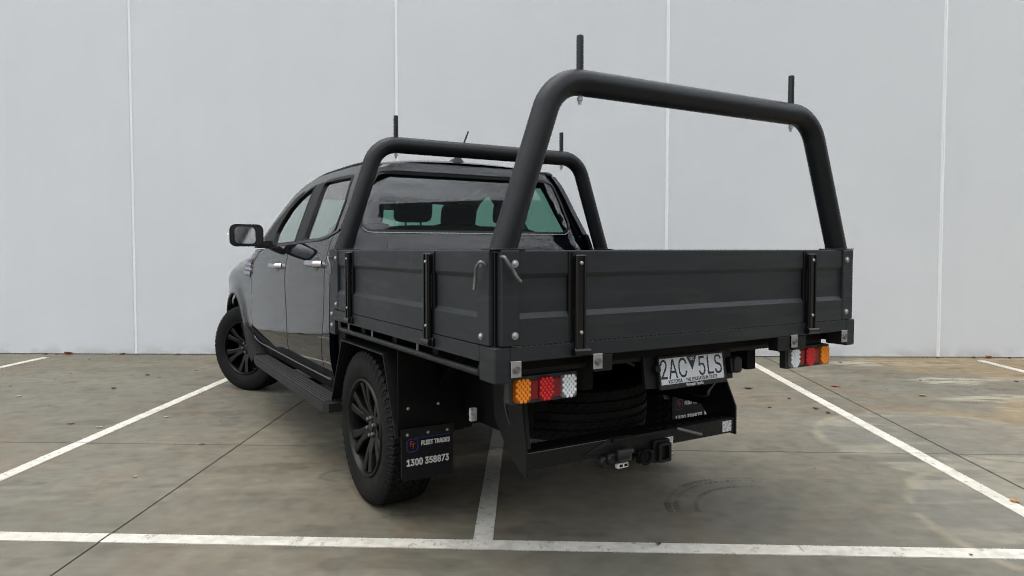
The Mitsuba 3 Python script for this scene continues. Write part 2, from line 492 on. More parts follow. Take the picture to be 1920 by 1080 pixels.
k = add('ground__outer_slabs', cat([sheet(Polygon([g2w(*p) for p in g.exterior.coords]), -0.05, 0.0) for g in far]), 'concrete')
tag(k, None, kind='stuff')
# concrete apron to the horizon beyond the slabs (outside the frame, seen in reflections)
ring = sbox(-280, -280, 280, 280).difference(sbox(-26, -26, 26, WALL_V))
k = add('ground__apron', sheet(Polygon([g2w(*p) for p in ring.exterior.coords], [[g2w(*p) for p in i.coords] for i in ring.interiors]), -0.05, -0.002), 'concrete')
tag(k, None, kind='stuff')

lines = [Polygon([(-3.60, 0.24), (-3.515, 0.24), (-3.548, 5.22), (-3.633, 5.22)]),
         Polygon([(-0.921, 0.24), (-0.836, 0.24), (-0.880, 5.25), (-0.965, 5.25)]),
         Polygon([(1.612, 0.20), (1.697, 0.20), (1.790, 5.385), (1.705, 5.385)]),
         Polygon([(-6.300, 0.28), (-6.385, 0.28), (-6.300, 5.225), (-6.215, 5.225)]),
         Polygon([(4.235, 0.15), (4.320, 0.15), (4.395, 5.275), (4.310, 5.275)]),
         Polygon([(-9.0, 0.30), (-8.915, 0.30), (-8.96, 5.22), (-9.05, 5.22)]),
         Polygon([(6.9, 0.05), (6.985, 0.05), (7.03, 5.25), (6.945, 5.25)])]
tl = Polygon([(-12.0, 0.365), (-12.0, 0.455), (1.36, 0.208), (9.0, 0.105), (9.0, 0.015), (1.36, 0.118)])
tl = Polygon([(-12.0, 0.355), (-3.0, 0.278), (1.36, 0.212), (9.0, 0.10), (9.0, 0.01), (1.36, 0.118), (-3.0, 0.190), (-12.0, 0.265)])
sawn = saw.buffer(0.001)
for i, l in enumerate(lines):
    l = l.difference(sawn).difference(tl.buffer(0.0002))
    for g in getattr(l, 'geoms', [l]):
        if g.area > 0.002: add('ground__painted_bay_line', sheet(Polygon([g2w(*p) for p in g.exterior.coords]), -0.01, 0.0035), 'road_paint')
for g in tl.difference(sawn).geoms:
    add('ground__painted_cross_line', sheet(Polygon([g2w(*p) for p in g.exterior.coords]), -0.01, 0.0035), 'road_paint')

# tilt-up concrete wall: panels with sealed joints
WJ = [0.884 + 3.122 * k for k in range(-12, 9)]
WALL_H = 7.2


def wall_box(u0, u1, v0, v1, z0, z1, b=0.006):
    m = bx(u0, u1, v0, v1, z0, z1, b)
    v = m.vertices.copy()
    m.vertices = np.concatenate([v[:, :2] @ np.array([GU, GV]), v[:, 2:]], 1)
    return m


for a, b in zip(WJ[:-1], WJ[1:]):
    add('building_wall__concrete_panel', wall_box(a + 0.011, b - 0.011, WALL_V, WALL_V + 0.18, 0.004, WALL_H), 'wall_paint')
for a in WJ[1:-1]:
    s = wall_box(a - 0.0108, a + 0.0108, WALL_V + 0.006, WALL_V + 0.16, 0.005, WALL_H - 0.01, 0.001)
    add('building_wall__joint_sealant', s, 'sealant')
    bead = [(a + 0.016 + 0.0015 * math.sin(7 * z + a), WALL_V - 0.001, z) for z in np.linspace(0.01, WALL_H - 0.02, 60)]
    add('building_wall__sealant_bead', tube([(*g2w(u, v), z) for u, v, z in bead], 0.0085, 8), 'sealant', 40)
tag('building_wall', 'tall pale grey concrete panel wall with white sealed vertical joints behind the truck', 'wall')

# the warehouse on the right-hand side of the yard, outside the frame: the cab's rear window mirrors it
OW = 'opposite_warehouse'
def shed_box(a0, a1, d0, d1, z0, z1):
    """A box set out along the warehouse's front: a along the front, d behind it."""
    m = bx(a0, a1, d0, d1, z0, z1, 0.02)
    ca, sa = math.cos(math.radians(52)), math.sin(math.radians(52))
    v = m.vertices.copy()
    u, w = 16.5 + v[:, 0] * ca + v[:, 1] * sa, -8.6 + v[:, 0] * sa - v[:, 1] * ca
    m.vertices = np.concatenate([np.stack([u, w], -1) @ np.array([GU, GV]), v[:, 2:]], 1)
    if m.volume < 0: m.invert()
    return m


add(OW + '__wall', shed_box(-34, 12, 0, 9, 0.0, 7.0), 'shed')
add(OW + '__parapet', shed_box(-34.2, 12.2, -0.2, 9.2, 7.001, 8.0), 'shed_trim')
for a0 in (-32, -25, -18, -11, -4, 3):
    add(OW + '__roller_door', shed_box(a0, a0 + 3.6, -0.06, -0.01, 0.01, 4.2), 'shed_trim')
    add(OW + '__window', shed_box(a0 + 4.2, a0 + 6.2, -0.05, -0.01, 1.0, 2.4), 'gloss_black')
tag(OW, 'grey warehouse outside the frame, reflected dark in the rear window of the truck', 'warehouse')

# ------------------------------------------------------------------ the truck
TR = 'pickup_truck'
tag(TR, 'black dual cab pickup truck with a steel drop-side tray, parked across a white bay line', 'pickup truck')
ZS = [.30, .50, .56, .75, .95, 1.10, 1.20, 1.29, 1.50, 1.69, 1.74, 1.80]
XS = [.80, .872, .897, .9185, .9205, .912, .8975, .868, .775, .680, .640, .60]
from scipy.interpolate import UnivariateSpline
SZ = UnivariateSpline(ZS, XS, k=4, s=2.5e-5)
AY, AZ = 4.657, 0.378        # front axle


def S(y, z):
    y, z = np.asarray(y, float), np.clip(z, 0.3, 1.8)
    d = np.hypot(y - AY, z - AZ)
    flare = 0.026 * np.exp(-((d - 0.50) / 0.07) ** 2) * (z < 1.15)
    ztop = np.interp(y, [3.6, 3.97, 4.23, 4.45, 4.9, 5.30, 5.46], [1.252, 1.243, 1.205, 1.175, 1.125, 1.075, 0.98])
    front = np.clip((y - 3.95) / 0.45, 0, 1)
    shoulder = front * 0.105 * np.clip((z - ztop + 0.16) / 0.17, 0, 1) ** 2.2
    fill = front * np.clip((z - 0.95) / 0.25, 0, 1) * 0.028
    return SZ(z) + fill - shoulder + flare - 0.20 * np.maximum(0, (y - 4.95) / 0.62) ** 2.2


def side_panel(poly, t_in, t_out, edge=0.05, side=-1):
    v, f = extr(poly, t_in + t_out, edge)
    y, z, h = v[:, 0], v[:, 1], v[:, 2] - t_in
    m = mk(np.stack([-(S(y, z) + h), y, z], -1), f)
    return m if side < 0 else mirx(m)


def rounded(pts, r):
    p = Polygon(pts)
    return p.buffer(-r, quad_segs=6).buffer(2 * r, quad_segs=6).buffer(-r, quad_segs=6)


belt = [(3.62, 1.249), (3.13, 1.270), (2.75, 1.281), (2.35, 1.293), (2.19, 1.303), (2.02, 1.322), (1.90, 1.345)]
front_door = Polygon([(3.60, 1.253), (3.79, 1.222), (3.925, 1.147), (3.957, 1.037), (3.962, .879), (3.985, .718), (3.99, .60), (3.90, .535), (3.60, .515),
                      (2.872, .520), (2.845, .62), (2.828, .70), (2.828, .80), (2.858, .94), (2.882, 1.10), (2.878, 1.284), (3.13, 1.275)])
rear_door = Polygon([(2.862, 1.284), (2.866, 1.10), (2.842, .94), (2.812, .80), (2.812, .70), (2.829, .62), (2.856, .520), (2.02, .535), (2.028, .62), (2.022, .70), (1.99, .80),
                     (1.962, .90), (1.95, 1.01), (1.975, 1.15), (1.985, 1.330), (2.03, 1.324), (2.19, 1.306), (2.35, 1.297), (2.75, 1.285)])
cab_corner = Polygon([(1.975, 1.322), (1.965, 1.15), (1.940, 1.01), (1.952, .90), (1.98, .80), (2.012, .70), (2.018, .62), (2.010, .52), (1.86, .52), (1.85, 1.0), (1.875, 1.345)])
arch = Point(AY, AZ).buffer(0.485, quad_segs=24)
fender = Polygon([(3.61, 1.252), (3.80, 1.231), (3.935, 1.155), (3.968, 1.04), (3.973, .88), (3.996, .72), (4.0, .50), (5.35, .50), (5.44, .62), (5.46, .80), (5.44, 1.0),
                  (5.30, 1.075), (4.9, 1.125), (4.45, 1.175), (4.23, 1.205), (3.97, 1.243)]).difference(arch)
green = Polygon([(1.885, 1.338), (1.93, 1.50), (1.965, 1.68), (1.985, 1.728), (2.05, 1.742), (2.4, 1.752), (2.75, 1.754), (2.99, 1.751), (3.15, 1.736), (3.29, 1.708), (3.43, 1.652),
                 (3.62, 1.525), (3.80, 1.392), (3.93, 1.262), (3.60, 1.256), (3.13, 1.274), (2.75, 1.285), (2.35, 1.297), (2.19, 1.307), (2.02, 1.326)])
win_f = rounded([(3.40, 1.282), (3.445, 1.37), (3.42, 1.44), (3.335, 1.542), (3.18, 1.618), (3.05, 1.655), (2.93, 1.678), (2.79, 1.296)], 0.012)
win_r = rounded([(2.575, 1.303), (2.625, 1.471), (2.715, 1.686), (2.41, 1.684), (2.13, 1.672), (2.03, 1.52), (1.985, 1.352), (2.055, 1.324), (2.198, 1.310)], 0.02)
b_pillar = Polygon([(2.905, 1.686), (2.765, 1.292), (2.60, 1.299), (2.65, 1.471), (2.735, 1.690)])
quarter = Polygon([(3.585, 1.262), (3.78, 1.325), (3.66, 1.43), (3.49, 1.53), (3.32, 1.625), (3.17, 1.66), (3.35, 1.56), (3.45, 1.45), (3.465, 1.37), (3.425, 1.27)])

for s in (-1, 1):
    doors = []
    for poly, hy in ((front_door, 3.11), (rear_door, 2.165)):
        d = add(TR + '__door', side_panel(poly, 0.03, 0.0, 0.035, s), 'car_paint', 50)
        doors.append(d)
        zh = 1.133 if hy > 3 else 1.163
        rec = Point(0, 0).buffer(1, quad_segs=10)
        rec = affinity.translate(affinity.scale(rec, 0.062, 0.040), hy - 0.02, zh - 0.002)
        add(d + '__handle_recess', side_panel(rec, 0.001, 0.0022, 0.03, s), 'gloss_black', 50)
        xs = [float(S(hy + dy, zh)) for dy in (-0.115, -0.09, 0.09, 0.115)]
        pth = [(s * (xs[0] - .004), hy - 0.105, zh), (s * (xs[1] + 0.030), hy - 0.088, zh), (s * (xs[2] + 0.032), hy + 0.085, zh), (s * (xs[3] - .004), hy + 0.108, zh)]
        pp = fillet(pth, 0.02, 6)
        hm = tube(pp, 0.0165, 12)
        hm.vertices[:, 2] = zh + (hm.vertices[:, 2] - zh) * 1.15
        add(d + '__handle', hm, 'chrome', 40)
        # door mirror's base line of the window: black weather strip with a bright lower edge
    # weather strip along the belt line
    top = [(y, z + 0.014) for y, z in belt]
    add(TR + '__belt_moulding', side_panel(Polygon(belt + top[::-1]), 0.004, 0.005, 0.05, s), 'gloss_black', 40)
    add(TR + '__cab_corner', side_panel(cab_corner, 0.03, 0.0, 0.04, s), 'car_paint', 50)
    fd = add(TR + '__front_fender', side_panel(fender, 0.03, 0.0, 0.03, s), 'car_paint', 50)
    # arch lip
    al = [(math.cos(a), math.sin(a)) for a in np.linspace(math.radians(-5), math.radians(193), 40)]
    lip = [(s * (float(S(AY + 0.485 * c, AZ + 0.485 * q)) - 0.006), AY + 0.483 * c, AZ + 0.483 * q) for c, q in al]
    add(TR + '__arch_lip', tube(lip, 0.011, 8), 'plastic', 50)
    liner = []
    v = []
    for xx in (0.89, 0.50):
        for c, q in al: v.append((s * xx, AY + 0.50 * c, AZ + 0.50 * q))
    f = [(i, i + 1, 40 + i + 1) for i in range(39)] + [(i, 40 + i + 1, 40 + i) for i in range(39)]
    inner = prism(Point(AY, AZ).buffer(0.5).intersection(sbox(AY - 1, AZ - 0.1, AY + 1, 2)), 'x', 0.49, 0.50)
    add(TR + '__wheel_arch_liner', cat(trimesh.Trimesh(v, f, process=False), inner if s > 0 else mirx(inner)), 'chassis')
    # front mud flap strip behind the wheel
    fl = [(4.50, .805), (4.31, .715), (4.16, .61), (4.03, .525), (3.84, .475), (3.74, .44), (3.96, .35), (4.09, .39), (4.21, .51), (4.345, .655), (4.51, .79)]
    add(TR + '__front_mud_flap', prism(fl, 'x', s * 0.70, s * 0.932), 'flap_rubber')
    vent = Polygon([(4.235, 1.150), (3.975, 1.170), (4.02, 1.02), (4.17, 1.028)])
    vt = add(TR + '__fender_vent', side_panel(vent, 0.002, 0.004, 0.05, s), 'gloss_black', 40)
    for zz in (1.128, 1.092, 1.056):
        bar = Polygon([(4.215, zz + .012), (3.985, zz + .012), (4.0, zz - .010), (4.19, zz - .008)])
        add(vt + '__vent_bar', side_panel(bar, 0.001, 0.012, 0.05, s), 'chrome', 30)
    # greenhouse side
    fr = green.difference(win_f).difference(win_r)
    add(TR + '__cab_pillars', side_panel(fr, 0.035, 0.0, 0.04, s), 'car_paint', 50)
    add(TR + '__b_pillar_cover', side_panel(b_pillar, 0.002, 0.004, 0.05, s), 'pillar_black', 40)
    add(TR + '__mirror_sail', side_panel(quarter, 0.002, 0.003, 0.05, s), 'pillar_black', 40)
    for w in (win_f, win_r):
        add(TR + '__window_seal', side_panel(w.buffer(0.015).difference(w.buffer(-0.004)), 0.016, 0.0045, 0.05, s), 'pillar_black', 40)
        v, f = extr(w.buffer(0.004), 0.001, 0.05)
        keep = v[f].mean(1)[:, 2] > 0.00099
        f = f[keep]
        g = trimesh.Trimesh(np.stack([-(S(v[:, 0], v[:, 1]) - 0.012), v[:, 0], v[:, 1]], -1), f, process=False)
        g.remove_unreferenced_vertices()
        add(TR + '__side_window', g if s < 0 else mirx(g), 'glass', True)

# roof
ny, nx = 40, 49
ROOF_E = PchipInterpolator([1.985, 2.05, 2.4, 2.75, 2.99, 3.15, 3.29, 3.43], [1.728, 1.741, 1.752, 1.754, 1.751, 1.736, 1.708, 1.655])
ROOF_C = PchipInterpolator([1.985, 2.1, 2.5, 2.9, 3.2, 3.43], [0.044, 0.052, 0.062, 0.064, 0.058, 0.045])
rv, rf = [], []
ys = np.linspace(1.985, 3.42, ny)
for y in ys:
    edge_z = float(ROOF_E(y))
    w = float(S(y, edge_z)) - 0.004
    crown = float(ROOF_C(y))
    for t in np.linspace(-1, 1, nx):
        u = math.copysign(abs(t) ** 0.9, t)
        rv.append((w * u, y + (0.05 * (1 - u * u) if y > 3.2 else -0.02 * (1 - u * u)), edge_z + crown * (1 - abs(u) ** 2.6)))
for i in range(ny - 1):
    for j in range(nx - 1):
        a = i * nx + j
        rf += [(a, a + 1, a + nx + 1), (a, a + nx + 1, a + nx)]
add(TR + '__roof', trimesh.Trimesh(rv, rf, process=False), 'car_paint', True)
for s in (-1, 1):
    pts = [(s * (float(S(y, z)) - 0.035), y, z + 0.008) for y, z in ((1.978, 1.722), (2.0, 1.741), (2.2, 1.757), (2.5, 1.765), (2.9, 1.764), (3.15, 1.745), (3.3, 1.712))]
    add(TR + '__roof_moulding', tube(smooth_curve(pts, 20), 0.009, 8), 'plastic', 50)


# rear wall of the cab
REAR_Y = PchipInterpolator([1.0, 1.18, 1.26, 1.33, 1.40, 1.62, 1.70, 1.80], [0, 0.010, 0.028, 0.054, 0.066, 0.097, 0.112, 0.150])
def rear_warp(x, z, off):
    y = 1.872 + 0.10 * (z - 1.0) ** 1 * (z < 1.0) * 0 + np.where(z > 1.0, REAR_Y(np.clip(z, 1.0, 1.8)), 0)
    e = np.clip((np.abs(x) - (S(1.9, z) - 0.13)) / 0.13, 0, 1.2)
    return y - 0.02 + 0.085 * e ** 2.2 - 0.012 * (1 - (x / 0.9) ** 2) + off


zz = np.linspace(0.52, 1.725, 26)
out = [(-float(S(1.9, z)) + 0.004, z) for z in zz] + [(x, 1.728 + 0.044 * (1 - abs(x / 0.645) ** 2.6)) for x in np.linspace(-0.64, 0.64, 15)] + [(float(S(1.9, z)) - 0.004, z) for z in zz[::-1]]
rwall = Polygon(out)
rwin = rounded([(-0.728, 1.352), (0.728, 1.352), (0.712, 1.42), (0.640, 1.61), (0.598, 1.688), (-0.598, 1.688), (-0.640, 1.61), (-0.712, 1.42)], 0.055)


def rear_panel(poly, t_in, t_out, edge=0.05):
    v, f = extr(poly, t_in + t_out, edge)
    x, z, h = v[:, 0], v[:, 1], v[:, 2] - t_in
    return mk(np.stack([x, rear_warp(x, z, -h), z], -1), f)


k = add(TR + '__cab_rear_wall', rear_panel(rwall.difference(rwin), 0.03, 0.0, 0.035), 'car_paint', 50)
for x0, x1 in ((-0.60, -0.16), (0.10, 0.56)):
    add(k + '__pressing', rear_panel(rounded([(x0, 1.20), (x1, 1.20), (x1 - 0.03, 1.283), (x0 + 0.03, 1.283)], 0.012), -0.001, 0.006, 0.05), 'car_paint', 50)
add(TR + '__rear_window_seal', rear_panel(rwin.buffer(0.010).difference(rwin.buffer(-0.006)), 0.012, 0.004, 0.05), 'gloss_black', 40)
strip = rwin.buffer(0.0115).difference(rwin.buffer(0.0075)).intersection(sbox(-0.9, 1.30, 0.9, 1.372))
add(TR + '__rear_window_glint', rear_panel(strip, 0.002, 0.006, 0.05), 'zinc', 40)  # metal strip stands in for the glint on the seal's lower edge
v, f = extr(rwin.buffer(0.002), 0.001, 0.05)
f = f[v[f].mean(1)[:, 2] > 0.00099]
g = trimesh.Trimesh(np.stack([v[:, 0], rear_warp(v[:, 0], v[:, 1], 0.004), v[:, 1]], -1), f, process=False)
g.remove_unreferenced_vertices()
add(TR + '__rear_window', g, 'rear_glass', True)

# windscreen, bonnet, front end
wv, wf = [], []
for i, t in enumerate(np.linspace(0, 1, 9)):
    for x in np.linspace(-1, 1, 13):
        w = 0.69 + (0.80 - 0.69) * t
        wv.append((x * w, 3.44 + 0.50 * t + 0.12 * (1 - x * x), 1.665 - 0.42 * t + 0.03 * (1 - x * x) * (1 - t)))
for i in range(8):
    for j in range(12):
        a = i * 13 + j
        wf += [(a, a + 1, a + 14), (a, a + 14, a + 13)]
add(TR + '__windscreen', trimesh.Trimesh(wv, wf, process=False), 'glass', True)
hv, hf = [], []
hy = np.linspace(3.80, 5.46, 16)
for y in hy:
    ze = float(np.interp(y, [3.8, 3.97, 4.23, 4.45, 4.9, 5.30, 5.46], [1.238, 1.240, 1.203, 1.173, 1.123, 1.073, 0.98]))
    w = float(S(y, ze)) - 0.003
    for x in np.linspace(-1, 1, 21):
        hv.append((x * w, y + 0.10 * (1 - x * x), ze + 0.035 * (1 - abs(x) ** 3) * min(1, (5.6 - y) / 0.5)))
for i in range(15):
    for j in range(20):
        a = i * 21 + j
        hf += [(a, a + 1, a + 22), (a, a + 22, a + 21)]
add(TR + '__bonnet', trimesh.Trimesh(hv, hf, process=False), 'car_paint', True)
bump = [(-0.80, 5.36), (-0.62, 5.52), (-0.3, 5.60), (0.3, 5.60), (0.62, 5.52), (0.80, 5.36), (0.7, 5.30), (-0.7, 5.30)]
add(TR + '__front_bumper', prism(bump, 'z', 0.42, 0.76), 'car_paint')
add(TR + '__grille', prism([(-0.5, 5.40), (-0.3, 5.585), (0.3, 5.585), (0.5, 5.40)], 'z', 0.765, 1.02), 'gloss_black')
for s in (-1, 1):
    add(TR + '__headlight', prism([(s * 0.50, 5.36), (s * 0.52, 5.53), (s * 0.70, 5.45), (s * 0.80, 5.28), (s * 0.72, 5.22)], 'z', 0.83, 0.99), 'clear_lens')

# sills, floor, interior
for s in (-1, 1):
    v_ = Polygon([(4.02, .43), (4.0, .51), (1.86, .53), (1.86, .44)])
    add(TR + '__sill', side_panel(v_, 0.06, -0.006, 0.06, s), 'plastic', 40)
add(TR + '__cab_floor', cat(bx(-0.84, 0.84, 1.90, 4.1, 0.44, 0.56), bx(-0.78, 0.78, 3.75, 4.15, 0.5, 1.20)), 'chassis')
for s in (-1, 1):
    card = Polygon([(3.75, .55), (3.72, 1.24), (2.75, 1.262), (1.99, 1.29), (1.92, .55)])
    add(TR + '__door_lining', side_panel(card, 0.075, -0.045, 0.08, s), 'interior', 40)


def cushion(cx, cy, cz, hx, hy, hz, rake=0.0, r=0.05):
    m = trimesh.creation.box((2, 2, 2))
    for _ in range(3): m = m.subdivide()
    v = m.vertices
    p = 5.0
    n = (np.abs(v) ** p).sum(1) ** (1 / p)
    v = v / n[:, None] * np.array([hx, hy, hz])
    v[:, 1] -= rake * v[:, 2]
    m.vertices = v + np.array([cx, cy, cz])
    return m


add(TR + '__rear_bench', cat(cushion(0, 2.19, 1.05, 0.70, 0.09, 0.345, 0.22), cushion(0, 2.45, 0.78, 0.70, 0.30, 0.10)), 'interior', 60)
for x in (-0.30, 0.40):
    add(TR + '__headrest', cat(cushion(x, 2.15, 1.485, 0.118, 0.05, 0.072, 0.15), cyl((x - .05, 2.15, 1.36), (x - .05, 2.15, 1.45), 0.006, 8), cyl((x + .05, 2.15, 1.36), (x + .05, 2.15, 1.45), 0.006, 8)), 'interior', 60)
for x in (-0.37, 0.37):
    add(TR + '__front_seat', cat(cushion(x, 2.98, 1.07, 0.25, 0.09, 0.37, 0.24), cushion(x, 3.25, 0.80, 0.25, 0.27, 0.09)), 'interior', 60)
    add(TR + '__headrest', cat(cushion(x, 2.86, 1.50, 0.135, 0.055, 0.085, 0.2), cyl((x - .05, 2.88, 1.3), (x - .05, 2.88, 1.45), 0.006, 8), cyl((x + .05, 2.88, 1.3), (x + .05, 2.88, 1.45), 0.006, 8)), 'interior', 60)
add(TR + '__dashboard', cushion(0, 3.66, 1.10, 0.76, 0.20, 0.135, 0.3), 'interior', 60)
ring_ = [(0.37 + 0.185 * math.cos(a), 3.36 + 0.06 * math.sin(a), 1.12 + 0.172 * math.sin(a)) for a in np.linspace(0, 2 * math.pi, 33)]
add(TR + '__steering_wheel', cat(tube(ring_, 0.014, 8, False), cyl((0.37, 3.37, 1.12), (0.37, 3.6, 1.08), 0.04, 10), bx(0.2, 0.54, 3.355, 3.375, 1.10, 1.14)), 'interior', 50)
mm = add(TR + '__inner_mirror', cat(cushion(0.0, 3.40, 1.592, 0.125, 0.02, 0.034), cyl((0, 3.41, 1.60), (0, 3.52, 1.66), 0.01, 8)), 'interior', 60)
add(mm + '__glass', prism(rbox2(-0.113, 0.113, 1.566, 1.618, 0.015), 'y', 3.3765, 3.379), 'mirror')

lv, lf = [], []
for y, z in ((2.02, 1.705), (2.5, 1.735), (3.0, 1.715), (3.3, 1.655), (3.52, 1.615)):
    for x in np.linspace(-1, 1, 9): lv.append((x * (float(S(y, z)) - 0.05), y, z + 0.02 * (1 - x * x)))
for i in range(4):
    for j in range(8):
        a = i * 9 + j
        lf += [(a, a + 1, a + 10), (a, a + 10, a + 9)]
add(TR + '__roof_lining', trimesh.Trimesh(lv, lf, process=False), 'interior', True)
for s in (-1, 1):
    add(TR + '__pillar_trim', side_panel(Polygon([(1.93, 1.30), (2.06, 1.30), (2.12, 1.50), (2.16, 1.70), (2.0, 1.70)]), 0.05, -0.03, 0.08, s), 'interior', 40)

# door mirrors
for s in (-1, 1):
    prof = rbox2(0.945, 1.178, 1.266, 1.425, 0.045)
    v, f = extr(prof, 0.16, 0.025)
    x, z, h = v[:, 0], v[:, 1], v[:, 2]
    t = np.clip(h / 0.16, 0, 1)
    sc = np.sqrt(np.clip(1 - 0.80 * t ** 2.4, 0.05, 1))
    cx, cz = 1.03, 1.345
    xx = np.where(t > 0, cx + (x - cx) * sc, x)
    zz_ = cz + (z - cz) * (1 - 0.55 * t ** 2.2)
    hm = mk(np.stack([s * xx, 3.375 + h + 0.10 * (xx - 0.95) * 0, zz_], -1), f)
    sm = add(TR + '__side_mirror', cat(hm), 'gloss_black', 60)
    arm = hull([(s * .86, 3.47, 1.255), (s * .86, 3.60, 1.255), (s * .86, 3.50, 1.31), (s * .86, 3.58, 1.31), (s * .985, 3.40, 1.255), (s * .985, 3.49, 1.255), (s * .985, 3.41, 1.30), (s * .985, 3.48, 1.30)])
    add(sm + '__mirror_arm', arm, 'plastic')
    bez = rbox2(0.953, 1.170, 1.273, 1.418, 0.040)
    gl = rbox2(1.000, 1.145, 1.288, 1.404, 0.030)
    bm = prism(bez.difference(gl), 'y', 3.366, 3.3755)
    add(sm + '__bezel', bm if s > 0 else mirx(bm), 'plastic')
    gm = prism(gl.buffer(0.002), 'y', 3.3695, 3.3735)
    # the glass is toed in towards the driver
    gv = gm.vertices.copy(); gv[:, 1] += -0.16 * (gv[:, 0] - 1.045) * s * -1 * (s < 0) + 0.07 * (gv[:, 2] - 1.345) - 0.006; gm.vertices = gv
    add(sm + '__mirror_glass', gm if s > 0 else mirx(gm), 'mirror')
    add(sm + '__turn_signal', hull([(s * 1.176, 3.40, 1.33), (s * 1.181, 3.40, 1.35), (s * 1.176, 3.46, 1.33), (s * 1.180, 3.46, 1.36), (s * 1.170, 3.40, 1.32), (s * 1.17, 3.46, 1.365)]), 'clear_lens')

# antenna
an = add(TR + '__antenna', cat(tube([(-0.040, 2.06, 1.812), (-0.004, 2.05, 1.895), (0.032, 2.045, 1.985)], [0.008, 0.0062, 0.0055], 8)), 'plastic', 40)
base = hull([(-0.095, 2.03, 1.772), (0.010, 2.03, 1.772), (-0.085, 2.17, 1.785), (0.0, 2.17, 1.785), (-0.060, 2.045, 1.818), (-0.022, 2.045, 1.818), (-0.055, 2.09, 1.815), (-0.03, 2.09, 1.815)])
add(an + '__base', base, 'plastic', 30)

# side steps
for s in (-1, 1):
    pl = Polygon([(0.855, 1.72), (0.855, 3.74), (0.925, 3.74), (0.965, 3.68), (0.985, 3.50), (0.985, 1.76), (0.965, 1.72)])
    st = add(TR + '__side_step', prism(affinity.scale(pl, s, 1, origin=(0, 0)), 'z', 0.385, 0.432), 'plastic')
    sl_ = smooth_curve([(s * (float(S(y, z)) + .004), y, z) for y, z in ((4.0, .55), (3.94, .517), (3.8, .507), (3.0, .508), (1.95, .518))], 40)
    add(TR + '__sill_strip', tube(sl_, 0.0045, 6), 'steel_rod', 50)
    for i in range(6):
        xr = 0.872 + i * 0.0185
        add(st + '__tread_rib', bx(min(s * xr, s * (xr + .007)), max(s * xr, s * (xr + .009)), 1.78, 3.62, 0.431, 0.440, 0.002), 'housing')
    for y in (2.0, 2.75, 3.45): add(st + '__bracket', bx(min(s * .6, s * .9), max(s * .6, s * .9), y, y + .06, 0.34, 0.384), 'chassis')

# ------------------------------------------------------------------ wheels
RT, NT = 0.3785, 432


def tyre_mesh(road=False):
    half = [(0.108, 0.232), (0.118, 0.240), (0.126, 0.258), (0.1325, 0.285), (0.1335, 0.305), (0.1315, 0.325), (0.1265, 0.343), (0.1225, 0.353), (0.1185, 0.362), (0.112, 0.3705)]
    tread = [(s_, 0.3705 + 0.0075 * (1 - (s_ / 0.112) ** 2)) for s_ in np.linspace(0.108, -0.108, 42)]
    prof = np.array(half + tread + [(-a, b) for a, b in half[::-1]])
    ang = np.arange(NT) * 2 * math.pi / NT
    A, I = np.meshgrid(ang, np.arange(len(prof)))
    s_ = prof[:, 0][:, None] * np.ones_like(A)
    R = prof[:, 1][:, None] * np.ones_like(A)
    a = np.abs(s_)
    cut = np.zeros_like(A)
    zig = 0.006 * np.sign(np.sin(A * 36))
    for c0 in (0.018, 0.066):
        cut = np.maximum(cut, (np.abs(a - c0 - zig) < 0.0055) * 1.0)
    ph = (A * 36 / math.pi + 16 * s_) % 1.0
    cut = np.maximum(cut, (ph < 0.16) * (a > 0.018) * (a < 0.066) * 0.8)
    ph2 = (A * 27 / math.pi + 5 * s_ + 0.3) % 1.0
    cut = np.maximum(cut, (ph2 < 0.28) * (a > 0.070) * 1.0)
    ph3 = (A * 72 / math.pi - 9 * s_) % 1.0
    cut = np.maximum(cut, (ph3 < 0.25) * (a < 0.108) * 0.25)
    if road:
        cut = np.zeros_like(A)
        for c0 in (0.022, 0.066): cut = np.maximum(cut, (np.abs(a - c0) < 0.0045) * 1.0)
        p1 = (A * 96 / math.pi + 14 * s_) % 1.0
        cut = np.maximum(cut, (p1 < 0.3) * 0.45 * (a > 0.026)); 
    R = R - 0.009 * cut * (R > 0.352)
    # side lugs
    lug = (not road) * ((A * 27 / math.pi + 0.85) % 1.0 < 0.55) * (R > 0.335) * (R < 0.3705) * (a > 0.11)
    s_ = s_ + np.sign(s_) * 0.0035 * lug
    V = np.stack([s_, R * np.cos(A), R * np.sin(A)], -1).reshape(-1, 3)
    i, j = np.meshgrid(np.arange(len(prof) - 1), np.arange(NT), indexing='ij')
    k2 = (j + 1) % NT
    q = np.stack([i * NT + j, (i + 1) * NT + j, (i + 1) * NT + k2, i * NT + k2], -1).reshape(-1, 4)
    F = np.vstack([q[:, [0, 1, 2]], q[:, [0, 2, 3]]])
    V[:, 0] *= 0.9
    return trimesh.Trimesh(V, F, process=False)


def spoke(phi, dphi, w0=0.0165, w1=0.0225):
    """One arm of a twin spoke, the wheel's outer face towards -x."""
    out = []
    a0, a1, a2 = phi + dphi * 0.75, phi + dphi * 0.80, phi + dphi
    st = [(0.055, a0, w0 * 1.3, -0.070, 0.030), (0.125, a1, w0, -0.092, 0.034), (0.216, a2, w1, -0.106, 0.045)]
    ms = []
    for (r0, p0, wa, sa, da), (r1, p1, wb, sb, db) in zip(st[:-1], st[1:]):
        pts = []
        for r, p, w, sx, dd in ((r0, p0, wa, sa, da), (r1, p1, wb, sb, db)):
            c = np.array([0, math.cos(p), math.sin(p)]); t = np.array([0, -math.sin(p), math.cos(p)])
            for k_, dx in ((1.0, 0.004), (-1.0, 0.004), (0.62, 0.0), (-0.62, 0.0)):
                pts.append(c * r + t * w * k_ + np.array([sx + dx, 0, 0]))
            for k_ in (1.25, -1.25):
                pts.append(c * r + t * w * k_ + np.array([sx + dd, 0, 0]))
        ms.append(hull(pts))
    return cat(ms)


